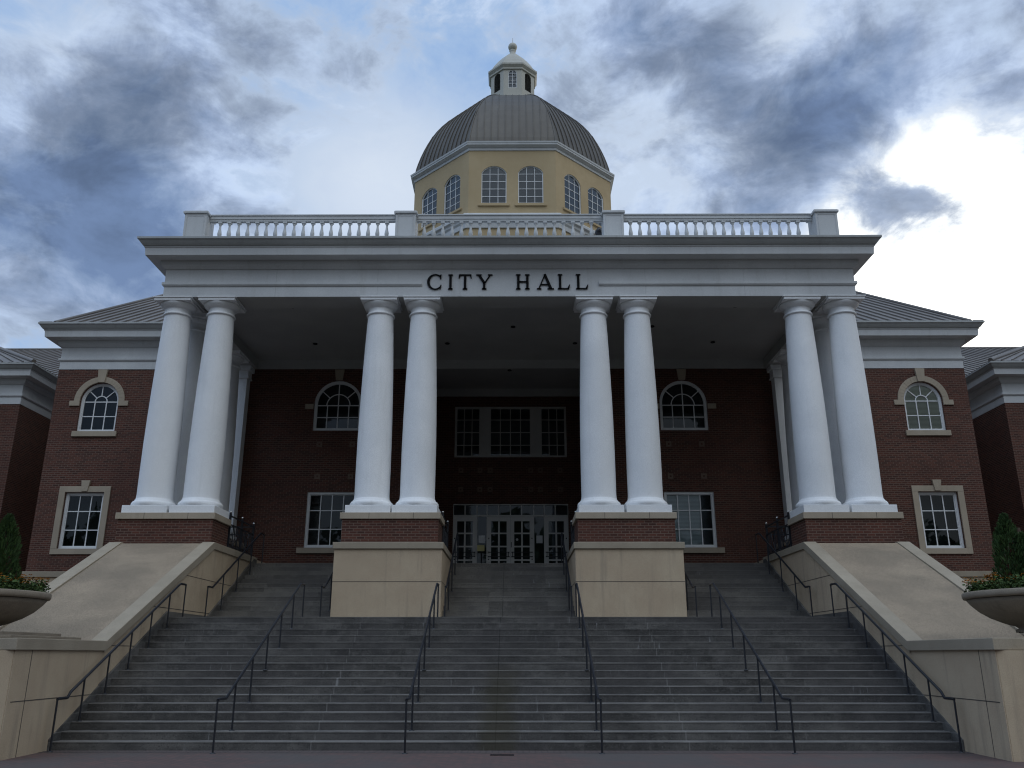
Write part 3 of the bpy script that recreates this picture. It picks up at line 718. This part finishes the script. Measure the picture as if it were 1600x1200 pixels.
def balustrade(x0, x1, first_x, sp):
    m = MB()
    m.box(x0, x1, BY-.09, BY+.09, 15.51, 15.63); m.box(x0, x1, BY-.12, BY+.12, 15.632, 15.675); m.box(x0, x1, BY-.07, BY+.07, 15.44, 15.508)
    m.box(x0, x1, BY-.11, BY+.11, 14.62, 14.80); m.box(x0, x1, BY-.10, BY+.10, 14.338, 14.618)
    b = B(m, 'balustrade', 'trim', bevel=.006)
    for k in range(19):
        x = first_x+sp*k
        if x > x1-.08: break
        if bal0[0] is None:
            q = MB(); q.lathe(BPROF, n=12, cap=False); q.box(-.066, .066, -.066, .066, .58, .655); q.box(-.05, .05, -.05, .05, -.02, .02)
            bal0[0] = q.build('baluster', 'trim', b, (x, BY-OY, 14.80))
        else:
            c = bal0[0].copy(); COL.objects.link(c); c.parent = b; c.location = (x, BY-OY, 14.80)
    r = MB(); r.box(x0, x1, BY-.012, BY+.012, 15.425, 15.438); B(r, 'rail_soffit', 'trim', b)
balustrade(-9.97, -3.74, -9.62, .3085); balustrade(-3.08, 3.105, -2.82, .3085); balustrade(3.765, 10.06, 4.03, .3085)

# --- standing-seam roof of the main block
def seam_plane(mb, a, b, c, d, n):       # quad eave a->b, top d<-c ; ribs from eave edge to top edge
    a, b, c, d = map(Vector, (a, b, c, d)); mb.face([a, b, c, d])
    nr = (b-a).cross(d-a).normalized(); w = (b-a).normalized()*.018
    if nr.z < 0: nr = -nr
    for k in range(1, n):
        t = k/n; p = a.lerp(b, t); q = d.lerp(c, t)
        v = [p-w, p+w, q+w, q-w]; v2 = [x+nr*.055 for x in v]
        mb.add(v+v2, [(4, 5, 6, 7), (0, 1, 5, 4), (2, 3, 7, 6), (1, 2, 6, 5), (3, 0, 4, 7)])
rf = MB(); mR = .57; y0, z0 = 31.95, 14.36; yr = 46.0; zr = z0+mR*(yr-y0)
seam_plane(rf, (-18.25, y0, z0), (18.35, y0, z0), (17.75, yr, zr), (-17.65, yr, zr), 82)
for sg, xe, xr in ((-1, -18.25, -17.65), (1, 18.35, 17.75)):
    rf.face([(xe, y0, z0), (xr, yr, zr), (xe, 2*yr-y0, z0)])
    rf.box(xe, sg*18.76, 31.75, 61.9, 14.30, 14.352)
    rf.tube([(xe, y0, z0+.03), (xr, yr, zr+.03)], .07, 6)
rf.face([(-18.25, 2*yr-y0, z0), (18.35, 2*yr-y0, z0), (17.75, yr, zr), (-17.65, yr, zr)])
B(rf, 'roof', 'roof')

# --- dome
s0, a0, xc, Yc = 5.193, 6.2685, .0245, 51.2685
def octo(a, z, ph=pi/8):      # octagon with a flat face to the front, apothem a
    R = a/cos(pi/8); return [(xc+R*cos(ph+k*pi/4), Yc+R*sin(ph+k*pi/4), z) for k in range(8)]
def octo_lathe(mb, prof):
    rows = [octo(a, z) for a, z in prof]; v = [p for r in rows for p in r]
    mb.add(v, [(i*8+k, i*8+(k+1) % 8, (i+1)*8+(k+1) % 8, (i+1)*8+k) for i in range(len(rows)-1) for k in range(8)])
DW = lambda c: outline(c, .745, 27.085, 29.12, .45)
drum = MB(); half = a0*tan(pi/8)
for k in range(8):
    ang = -pi/2 + k*pi/4
    fn = lambda u, v, d, A=ang: (xc+(a0-d)*cos(A)-u*sin(A), Yc+(a0-d)*sin(A)+u*cos(A), v)
    holes = [DW(-1.09), DW(1.09)] if k in (0, 1, 2, 6, 7) else []
    wall_panel(drum, [(-half, 25.9), (half, 25.9), (half, 30.75), (-half, 30.75)], holes, fn, .16)
octo_lathe(drum, [(a0-.9, 25.9), (a0-.9, 30.5), (.1, 30.55)])
drum_o = B(drum, 'drum', 'yellow')
dw0 = None
for k in (0, 1, 2, 6, 7):
    A = -pi/2+k*pi/4
    for u in (-1.09, 1.09):
        loc = (xc+a0*cos(A)-u*sin(A), Yc+a0*sin(A)+u*cos(A)-OY, 0); rz = A+pi/2
        if dw0 is None:
            dw0 = make_window(ch, .745, 27.085, 29.12, .45, 3, [27.56, 28.06, 28.56, 29.06], inset=.04, fw=.02, mw=.03, loc=loc, rotz=rz)
            q = MB(); q.box(-.93, .93, -.10, .03, 26.87, 27.0); q.build('sill', 'yellow', dw0, bevel=.006)
            blind(dw0, -.70, .70, 27.1, 29.5, mottled('drum_shade', (.12, .14, .15), (.15, .17, .18), 2, .9), .17)
        else: copy_tree(dw0, ch, loc, rz)
m = MB(); octo_lathe(m, [(a0-.02, 30.60), (a0+.05, 30.61), (a0+.07, 30.74), (a0+.03, 30.76), (a0+.10, 30.80), (a0+.22, 30.88), (a0+.25, 30.89), (a0+.25, 30.98), (a0+.28, 31.00), (a0+.30, 31.10), (a0+.10, 31.22), (a0-.1, 31.24)]); B(m, 'drum_cornice', 'trim')
m = MB(); octo_lathe(m, [(a0+.22, 18), (a0+.22, 25.4)]); B(m, 'lower_drum', 'yellow')
m = MB(); octo_lathe(m, [(a0+.22, 25.30), (a0+.30, 25.31), (a0+.32, 25.52), (a0+.27, 25.55), (a0+.27, 25.62), (a0+.36, 25.72), (a0+.38, 25.86), (a0+.50, 25.94), (a0+.50, 26.10), (a0+.44, 26.18), (a0-.05, 26.30)]); B(m, 'lower_drum_cornice', 'trim')
DP = [(1.0, 31.2), (.99, 31.6), (.974, 32.0), (.951, 32.5), (.921, 33.05), (.888, 33.58), (.848, 34.14), (.80, 34.70), (.744, 35.24), (.686, 35.70), (.622, 36.15), (.548, 36.58), (.468, 36.98), (.385, 37.34), (.30, 37.64), (.235, 37.8)]
dm = MB(); octo_lathe(dm, [(a0*r, z) for r, z in DP]+[(.1, 37.85)])
for k in range(8):
    A = -pi/2+k*pi/4; ca, sa = cos(A), sin(A)
    def P3(u, r, z, up=0., tn=(0, 0)): 
        d = a0*r; return Vector((xc+(d+up)*ca-u*sa, Yc+(d+up)*sa+u*ca, z+up*.5))
    nrib = 12
    for q in range(nrib+1):
        u = -half+2*half*q/nrib
        if q in (0, nrib): continue
        pts = [(r, z) for r, z in DP if r*half > abs(u)+.005]
        if len(pts) < 2: continue
        rr = abs(u)/half
        for i in range(len(DP)-1):
            if DP[i][0] >= rr > DP[i+1][0]:
                t = (DP[i][0]-rr)/(DP[i][0]-DP[i+1][0]); pts.append((rr, DP[i][1]+t*(DP[i+1][1]-DP[i][1]))); break
        v = []; w_ = .016
        for r, z in pts: v += [P3(u-w_, r, z), P3(u+w_, r, z), P3(u+w_, r, z, .05), P3(u-w_, r, z, .05)]
        n = len(pts)
        dm.add(v, [(i*4+j, i*4+(j+1) % 4, (i+1)*4+(j+1) % 4, (i+1)*4+j) for i in range(n-1) for j in range(4)])
    # hip ridge
    dm.tube([(xc+a0*r/cos(pi/8)*cos(A+pi/8), Yc+a0*r/cos(pi/8)*sin(A+pi/8), z+.02) for r, z in DP], .035, 6)
B(dm, 'dome', 'dome')
# lantern
al = 1.50
lt = MB(); lh = al*tan(pi/8)
LWo = lambda hw: outline(0, hw, 38.62, 39.75, hw)
for k in range(8):
    ang = -pi/2+k*pi/4
    fn = lambda u, v, d, A=ang: (xc+(al-d)*cos(A)-u*sin(A), Yc+(al-d)*sin(A)+u*cos(A), v)
    wall_panel(lt, [(-lh, 37.7), (lh, 37.7), (lh, 40.3), (-lh, 40.3)], [LWo(.30 if k % 2 == 0 else .30)], fn, .08)
octo_lathe(lt, [(al+.05, 37.75), (al+.05, 37.98), (al, 38.01)]); lan = B(lt, 'lantern', 'lantern')
lc = MB(); octo_lathe(lc, [(al-.12, 38.4), (al-.12, 40.2)]); B(lc, 'lantern_dark_lining', 'room', lan)  # dark lining added so the openings look unlit inside
for k in range(8):
    A = -pi/2+k*pi/4; loc = (xc+al*cos(A), Yc+al*sin(A)-OY, 0)
    if k % 2 == 0 and k in (0, 2, 6):
        m = MB(); o = outline(0, .30, 38.62, 39.75, .30); i = outline(0, .265, 38.655, 39.75, .265); ring(m, o, i, .02, .07)
        for z in (38.95, 39.22, 39.5, 39.75): bar(m, (-.27, z), (.27, z), .02, .03, .055)
        bar(m, (0, 38.65), (0, 40.02), .03, .031, .054)
        w_ = m.build('lantern_window', 'frame', lan, loc, A+pi/2)
        m = MB(); m.face([(u, .06, v) for u, v in i]); m.build('lantern_pane', 'glass', lan, loc, A+pi/2)
    elif k % 2:
        m = MB()
        for q in range(17):
            z = 38.65+q*.083; hw = .29 if z < 39.75 else sqrt(max(.0, .29**2-(z-39.75)**2))
            if hw > .03: m.add([(-hw, .01, z), (hw, .01, z), (hw, .06, z+.07), (-hw, .06, z+.07), (-hw, .0, z+.012), (hw, .0, z+.012), (hw, .05, z+.082), (-hw, .05, z+.082)], [(0, 1, 2, 3), (4, 5, 6, 7), (0, 1, 5, 4), (2, 3, 7, 6)])
        m.build('louver', 'louver', lan, loc, A+pi/2)
m = MB(); octo_lathe(m, [(al-.02, 40.05), (al+.08, 40.10), (al+.08, 40.22), (al+.12, 40.28), (al+.20, 40.40), (al+.20, 40.52), (al+.10, 40.60), (al-.02, 40.72), (1.30, 41.1), (1.02, 41.55), (.72, 41.95), (.40, 42.25), (.20, 42.36), (.05, 42.38)]); B(m, 'lantern_roof', 'lantern', lan)
m = MB(); m.lathe([(.30, 42.25), (.28, 42.42), (.22, 42.50), (.20, 42.72), (.25, 42.80), (.16, 42.86)], xc, Yc, 20, cap=False)
m.lathe([(.001+.32*sin(pi*k/14), 43.12-.32*cos(pi*k/14)) for k in range(15)], xc, Yc, 24, cap=False)
m.tube([(xc, Yc, 43.3), (xc, Yc, 43.9)], .018, 6); B(m, 'finial', 'lantern', lan)

# ================================================================== side wings
def wing(sg, label):
    xw, yw = 22.35, 37.4
    t = thing('brick_wing', label, 'building', (sg*28, yw, 0), 'brick side wings'); ox, oy = sg*28, yw
    def W(mb, name, mat, bevel=0.): mb.v = [(x-ox, y-oy, z) for x, y, z in mb.v]; return mb.build(name, mat, t, bevel=bevel)
    m = MB(); m.box(sg*xw, sg*36, yw, 58, 4.6, ZE+.02); m.box(sg*(XB+.01), sg*xw, 40.6, 58, 4.6, ZE+.02); W(m, 'wall', 'brick')
    m = MB(); m.box(sg*(xw-.05), sg*36.05, yw-.06, 58, -.1, 4.62); m.box(sg*(XB+.1), sg*(xw-.05), 40.54, 58, -.1, 4.62); W(m, 'stone_base', 'cast')
    m = MB(); path = [(sg*36, yw), (sg*xw, yw), (sg*xw, 40.6), (sg*(XB+.05), 40.6)]
    if sg > 0: path = path[::-1]
    sweep(m, path, PROF); W(m, 'cornice', 'trim'); m = MB(); sweep(m, path, GUT); W(m, 'gutter', 'gutter'); m = MB(); m.box(sg*(xw+.1), sg*35.9, yw+.1, 57.9, 13, 14.32); W(m, 'attic_deck', 'trim')
    m = MB(); e = .70; ex, ey, ez = xw-e, yw-e, 14.35
    # hipped front of the projecting bay
    hx, hy, hz = 25.9, yw-e+3.9, ez+.53*3.9
    if sg < 0: seam_plane(m, (-36.7, ey, ez), (-ex, ey, ez), (-hx, hy, hz), (-32.5, hy, hz), 32)
    else: seam_plane(m, (ex, ey, ez), (36.7, ey, ez), (32.5, hy, hz), (hx, hy, hz), 32)
    m.face([(sg*ex, ey, ez), (sg*hx, hy, hz), (sg*hx, 52, hz), (sg*ex, 52, ez)])
    m.tube([(sg*ex, ey, ez+.03), (sg*hx, hy, hz+.03)], .11, 6)
    # body roof behind
    b0, br = 39.9, 52.5; bz = ez+.5*(br-b0)
    if sg < 0: seam_plane(m, (-40, b0, ez), (-XB+.0, b0, ez), (-XB+.0, br, bz), (-40, br, bz), 50)
    else: seam_plane(m, (XB, b0, ez), (40, b0, ez), (40, br, bz), (XB, br, bz), 50)
    m.tube([(sg*XB, br, bz), (sg*40, br, bz)], .09, 6)
    m.face([(sg*XB, br, bz), (sg*40, br, bz), (sg*40, br+12, ez), (sg*XB, br+12, ez)])
    W(m, 'roof', 'roof')
wing(-1, 'red brick wing with grey metal roof at the far left edge')
wing(1, 'red brick wing with grey metal roof at the far right edge')

# ================================================================== handrails
def handrail(x, ya, yb, zfun, n, label, group, xin=0.):
    """ya lower post, yb upper post; zfun(y) height of the nosing line"""
    t = thing('handrail', label, 'handrail', (x, ya, zfun(ya)[0]), group)
    zr = lambda y: zfun(y)[1]
    y1, y2 = ya+.42, yb-.42
    pts = [(0, 0, zr(ya)-zfun(ya)[0]-.012), (0, .06, zr(ya)-zfun(ya)[0]), (0, .36, zr(ya)-zfun(ya)[0])]
    base = zfun(ya)[0]
    pts += [(0, y1-ya+.05, zr(y1+.05)-base), (0, y2-ya-.08, zr(y2-.08)-base), (0, y2-ya+.06, zr(yb)-base-.004), (0, yb-ya-.03, zr(yb)-base), (0, yb-ya, zr(yb)-base-.012)]
    m = MB(); m.tube(pts, .027, 8); m.build('rail', 'iron', t)
    for k in range(n):
        y = ya+(yb-ya)*k/(n-1); zb = zfun(y)[0]
        m = MB(); m.tube([(0, y-ya, zb-base-.02), (0, y-ya, zr(y)-base-.012)], .019, 8); m.lathe([(.055, zb-base+.002), (.05, zb-base+.014), (.02, zb-base+.02)], 0, y-ya, 12, cap=False); m.build('post', 'iron', t)
def z_lower(y):
    k = max(0, min(17, floor((y-YS)/T+.98) if y > YS-.012 else 0)); tread = k*H
    line = .915+(max(0, min(y, 22.25)-17.15))*.49
    return tread, line
def z_upper(y):
    k = max(0, min(13, floor((y-YU)/T+.98) if y > YU-.012 else 0)); tread = ZL+k*H
    line = ZL+.90+(max(0, min(y, 28.75)-24.62))*.4997
    return tread, line
LG, UG = 'dark iron handrails on the lower flight', 'dark iron handrails on the upper flights'
for x, ya, lab in ((-8.30, 16.9, 'dark handrail of the lower flight along the left cheek wall'), (-5.24, 16.65, 'dark handrail on the lower flight between left cheek wall and left pier'), (-1.79, 16.65, 'dark handrail rising the lower flight to the inner corner of the left pier'),
                   (1.75, 16.65, 'dark handrail rising the lower flight to the inner corner of the right pier'), (5.20, 16.65, 'dark handrail on the lower flight between right pier and right cheek wall'), (8.30, 16.9, 'dark handrail of the lower flight along the right cheek wall')):
    handrail(x, ya, 22.62, z_lower, 7, lab, LG)
for x, lab in ((-8.30, 'short dark handrail of the upper flight along the left cheek wall'), (-5.15, 'short dark handrail on the outer side of the left pier'), (-1.74, 'short dark handrail on the inner side of the left pier'),
               (1.74, 'short dark handrail on the inner side of the right pier'), (5.15, 'short dark handrail on the outer side of the right pier'), (8.30, 'short dark handrail of the upper flight along the right cheek wall')):
    handrail(x, 24.25, 29.15, z_upper, 5, lab, UG)

# ================================================================== iron guard railings at the porch edge
def guard(pts, label, name='guard_railing'):
    t = thing(name, label, 'railing', (pts[0][0], pts[0][1], 4.77), 'iron guard railings round the porch edge')
    o = Vector((pts[0][0], pts[0][1], 4.77)); Z = (.10, .76, 1.02)
    rails, bars = MB(), MB()
    for (x0, y0), (x1, y1) in zip(pts, pts[1:]):
        a, b = Vector((x0, y0, 4.77))-o, Vector((x1, y1, 4.77))-o; L = (b-a).length; d = (b-a)/L
        up = Vector((0, 0, 1)); w = Vector((d.y, -d.x, 0))*.016
        for z in Z:
            q = [a+up*(z-.02)-w, b+up*(z-.02)-w, b+up*(z-.02)+w, a+up*(z-.02)+w]; rails.add(q+[p+up*.04 for p in q], [(0, 1, 2, 3), (4, 5, 6, 7), (0, 1, 5, 4), (1, 2, 6, 5), (2, 3, 7, 6), (3, 0, 4, 7)])
        n = max(4, int(L/.115)); mid = L/2
        for k in range(1, n):
            s_ = L*k/n
            if abs(s_-mid) < .22: continue
            bars.tube([a+d*s_+up*Z[0], a+d*s_+up*Z[1]], .009, 6)
        for q in (-1, 1):
            bars.tube([a+d*(mid-.2*q)+up*Z[0], a+d*(mid+.2*q)+up*Z[1]], .012, 6)
            bars.tube([a+d*(mid-.2)+up*(.43+q*.12), a+d*(mid+.2)+up*(.43+q*.12)], .009, 6)
            bars.tube([a+d*(mid+q*.21)+up*Z[0], a+d*(mid+q*.21)+up*Z[1]], .012, 6)
    rails.build('rail', 'iron', t); bars.build('lattice_panel', 'iron', t)
    for x, y in pts:
        p = Vector((x, y, 4.77))-o; m = MB(); m.box(p.x-.03, p.x+.03, p.y-.03, p.y+.03, 0, 1.10); po = m.build('post', 'iron', t)
        m = MB(); m.lathe([(.001+.034*sin(pi*k/8), 1.135-.034*cos(pi*k/8)) for k in range(9)], p.x, p.y, 12, cap=False); m.build('finial', 'bolt', po)
guard([(-8.62, 26.5), (-8.62, 27.7), (-8.62, 28.95), (-9.9, 28.95)], 'black iron guard railing on the left cheek wall behind its columns')
guard([(8.62, 26.5), (8.62, 27.7), (8.62, 28.95), (9.9, 28.95)], 'black iron guard railing on the right cheek wall behind its columns')
guard([(-2.05, 26.5), (-2.05, 28.5), (-4.83, 28.5), (-4.83, 26.5)], 'black iron guard railing round the back of the left pier')
guard([(2.05, 26.5), (2.05, 28.5), (4.83, 28.5), (4.83, 26.5)], 'black iron guard railing round the back of the right pier')

# ================================================================== small things
def note(x0, x1, z0, z1, label):
    m = MB(); m.box(-(x1-x0)/2, (x1-x0)/2, -.004, 0, 0, z1-z0); tag(m.build('paper_notice', 'paper', None, ((x0+x1)/2, YR+.114, z0)), label, 'notice')
note(-1.36, -1.09, 6.17, 6.49, 'white paper notice taped to the glass left of the middle doors')
note(1.07, 1.33, 6.16, 6.48, 'white paper notice taped to the glass right of the middle doors')
m = MB(); m.lathe([(.055, .0), (.03, .004), (.001, .005)], n=14, cap=False); 
m.v = [(x, -z, y) for x, y, z in m.v]
tag(m.build('door_sticker', 'paper', None, (.26, YR+.107, 6.31)), 'small round white sticker on the glass of a middle door', 'sticker')
ss = thing('sign_stand', 'yellow sign on a thin stand beside the left middle door', 'sign', (-1.24, YR-.25, ZF))
m = MB(); m.box(-.16, .14, -.012, .012, 1.22, 1.47); m.build('sign_panel', 'sign', ss)
m = MB(); m.box(-.17, .15, -.006, .016, 1.21, 1.225); m.box(-.17, .15, -.006, .016, 1.465, 1.48); m.tube([(0, .02, .02), (0, .02, 1.22)], .014, 8); m.lathe([(.14, 0), (.14, .015), (.02, .03)], 0, .02, 20, cap=False); m.build('stand', 'iron', ss)
fl = thing('floodlight', 'black floodlight on the porch roof behind the balustrade', 'lamp', (3.35, 26.9, 14.34))
m = MB(); m.tube([(0, 0, 0), (0, 0, 1.9)], .03, 8); m.tube([(-.18, 0, 1.4), (.12, 0, 1.4)], .03, 8); m.build('pole', 'iron', fl)
for dx, dz in ((-.22, 1.42), (-.02, 2.02)):
    m = MB(); m.lathe([(.02, -.14), (.10, -.12), (.13, .04), (.15, .13), (.11, .14), (.01, .10)], n=16, cap=False)
    m.v = [(x+dx, z*.8, y+dz) for x, y, z in m.v]; m.build('lamp_head', 'iron', fl)
dg = thing('drain_grate', 'narrow black drain grate in the pavers before the steps', 'drain', (-.04, 16.42, .004))
m = MB(); m.box(-.21, .21, -.05, .05, -.02, .006)
for k in range(12): m.box(-.2+k*.035, -.185+k*.035, -.045, .045, .0062, .011)
m.build('grate', 'letter', dg)

# ================================================================== woodland across the square (seen in the glass)
wd = MB(); rnd = random.Random(21)
for i in range(34):
    cx = -85+i*5.2+rnd.uniform(-2, 2); cy = -36+rnd.uniform(-7, 7); hh = rnd.uniform(15, 22)
    for q in range(800):
        a = rnd.random()*2*pi; u = rnd.uniform(-1, 1); r = rnd.random()**.4
        p = Vector((cx+4.2*r*sqrt(1-u*u)*cos(a), cy+4.2*r*sqrt(1-u*u)*sin(a), hh*.55+hh*.46*u*r*1.02))
        n1 = Vector((rnd.uniform(-1, 1), rnd.uniform(-1, 1), rnd.uniform(-1, 1))).normalized(); n2 = n1.orthogonal().normalized(); L = rnd.uniform(.5, 1.05)
        wd.add([p-n1*L, p+n2*L*.6, p+n1*L, p-n2*L*.6], [(0, 1, 2, 3)])
    wd.tube([(cx, cy, 0), (cx+.2, cy, hh*.6)], .25, 6)
o = wd.build('woodland', 'tree', None, fix=False); tag(o, 'dark line of trees across the square, mirrored in the door glass', 'trees'); o['kind'] = 'stuff'

# ================================================================== sky and sun
SUN_AZ, SUN_EL = radians(52), radians(9)           # azimuth east of +Y, behind the building on the right
sl = bpy.data.lights.new('sun', 'SUN'); sl.energy = .55; sl.angle = radians(14); sl.color = (1, .86, .66)
so = bpy.data.objects.new('sun', sl); COL.objects.link(so)
sd = Vector((sin(SUN_AZ)*cos(SUN_EL), cos(SUN_AZ)*cos(SUN_EL), sin(SUN_EL)))
so.rotation_euler = (-sd).to_track_quat('-Z', 'Y').to_euler()

wld = bpy.data.worlds.new('World'); S.world = wld; wld.use_nodes = True
nt = NT(wld.node_tree)
D = nt.vm('NORMALIZE', nt.n('ShaderNodeTexCoord').outputs['Generated'])
Fw = Vector((-sin(YAW)*cos(PITCH), cos(YAW)*cos(PITCH), sin(PITCH))); Rt = Vector((cos(YAW), sin(YAW), 0)); Up = Rt.cross(Fw)
def sky_dir(px, py): return (Fw + Rt*((px-800)/FPX) + Up*((600-py)/FPX)).normalized()
sky = nt.n('ShaderNodeTexSky'); sky.sky_type = 'NISHITA'; sky.sun_disc = False; sky.sun_elevation = SUN_EL; sky.sun_rotation = SUN_AZ
sky.air_density = 1; sky.dust_density = 1.5; sky.ozone_density = 1.5
sep = nt.n('ShaderNodeSeparateXYZ', i_0=D)
# clouds live on a flat sheet overhead, so they shrink towards the horizon
den = nt.m('ADD', nt.m('MAXIMUM', sep.outputs[2], 0.), .22)
flat = nt.n('ShaderNodeCombineXYZ', i_0=nt.m('DIVIDE', sep.outputs[0], den), i_1=nt.m('DIVIDE', sep.outputs[1], den), i_2=0.).outputs[0]
wv = nt.n('ShaderNodeTexNoise'); nt.set(wv.inputs['Vector'], flat); wv.inputs['Scale'].default_value = 2.2; wv.inputs['Detail'].default_value = 5
warp = nt.vm('MULTIPLY', nt.vm('SUBTRACT', wv.outputs['Color'], (.5, .5, .5)), (.16, .16, .16))
DWp = nt.vm('NORMALIZE', nt.vm('ADD', D, warp))
def blobs(lst):
    tot = None
    for px, py, r, amp in lst:
        c = sky_dir(px, py); d = nt.vm('DOT_PRODUCT', DWp, tuple(c), out=1)
        ang = atan(r/FPX); b = nt.sm(d, cos(ang), 1.0, 0., amp)
        tot = b if tot is None else nt.m('ADD', tot, b)
    return tot
dark = blobs([(40, 150, 420, .50), (330, 300, 330, .42), (150, 260, 260, .18), (40, 450, 240, .30), (250, 330, 200, .12), (420, 95, 170, .30), (520, 190, 110, .14), (1130, 160, 320, .40), (1420, 90, 420, .36), (1240, 230, 240, .30), (1560, 170, 320, .46), (1420, 412, 130, 1.15), (1190, 275, 170, .20), (1230, 20, 130, -.22), (1000, 60, 160, .12)])
lite = blobs([(1640, 500, 430, .95), (1500, 380, 230, .45), (1400, 520, 260, .4), (985, 330, 280, .32), (560, 320, 300, .24), (640, 260, 220, .14), (110, 345, 150, .22), (160, 130, 130, .16), (270, 170, 110, .14), (1255, 150, 120, .16), (1250, 25, 140, .3), (60, 60, 120, .1)])
NV = nt.vm('ADD', nt.vm('MULTIPLY', D, (1., 1., 1.55)), (3.1, 1.7, .4))
big = nt.noise(NV, 4.2, 9, .57, .4); fine_ = nt.noise(NV, 12.0, 9, .62, .4)
fb = nt.m('ADD', nt.m('MULTIPLY', nt.m('SUBTRACT', big, .5), 1.9), nt.m('MULTIPLY', nt.m('SUBTRACT', fine_, .5), 1.25))
dens = nt.m('ADD', nt.m('SUBTRACT', nt.m('ADD', fb, nt.m('MULTIPLY', dark, .62)), nt.m('MULTIPLY', lite, .34)), .20)
dens = nt.m('ADD', nt.m('MULTIPLY', dens, .84), .065)
ramp = nt.n('ShaderNodeValToRGB', i_0=dens); e = ramp.color_ramp.elements
cols = [(.0, (.30, .47, .78)), (.20, (.38, .54, .81)), (.36, (.50, .62, .82)), (.50, (.42, .52, .70)), (.66, (.29, .37, .53)), (.84, (.195, .27, .42)), (1., (.135, .20, .345))]
while len(e) < len(cols): e.new(.5)
for el, (p, c) in zip(e, cols): el.position = p; el.color = C4(c)
glow = nt.m('MULTIPLY', lite, nt.sm(dens, .10, .70, 1., .10))
# lumps of light and shade inside the clouds
lump = nt.noise(NV, 7.5, 8, .60, .4)
lf_ = nt.sm(lump, .34, .66, .76, 1.34)
c = nt.mix(nt.sm(dens, .2, .5), ramp.outputs[0], nt.mix(1.0, ramp.outputs[0], nt.n('ShaderNodeCombineColor', i_0=lf_, i_1=lf_, i_2=lf_).outputs[0], 'MULTIPLY'))
c = nt.mix(nt.sm(glow, 0, .55, 0, .88), c, C4((.84, .90, .97)))
gx = nt.m('MAXIMUM', nt.m('SUBTRACT', glow, .35), 0.)
c = nt.mix(1.0, c, nt.n('ShaderNodeCombineColor', i_0=nt.m('MULTIPLY', gx, 1.2), i_1=nt.m('MULTIPLY', gx, 1.12), i_2=nt.m('MULTIPLY', gx, .95)).outputs[0], 'ADD')
# the eastern half of the sky, behind the photographer: bluer to the left, hazy white to the right, dim low down
east = nt.sm(sep.outputs[1], .25, -.35)
ec = nt.mix(nt.sm(sep.outputs[0], -.6, .55), C4((.50, .70, 1.04)), C4((.86, .93, .99)))
ec = nt.mix(nt.sm(big, .35, .62, 0, .45), ec, C4((.86, .92, .98)))
el_ = nt.sm(sep.outputs[2], .22, .82, .31, 2.15)
ec = nt.mix(1.0, ec, nt.n('ShaderNodeCombineColor', i_0=el_, i_1=el_, i_2=el_).outputs[0], 'MULTIPLY')
c = nt.mix(east, c, ec)
# Nishita tint in the clear parts
nsk = nt.vm('MULTIPLY', sky.outputs[0], (.1, .1, .1))
c = nt.mix(.08, c, nsk)
c = nt.vm('MULTIPLY', c, (10., 10., 10.))
bg = nt.n('ShaderNodeBackground'); nt.set(bg.inputs[0], c); bg.inputs[1].default_value = .1
ow = nt.n('ShaderNodeOutputWorld'); nt.set(ow.inputs[0], bg.outputs[0])
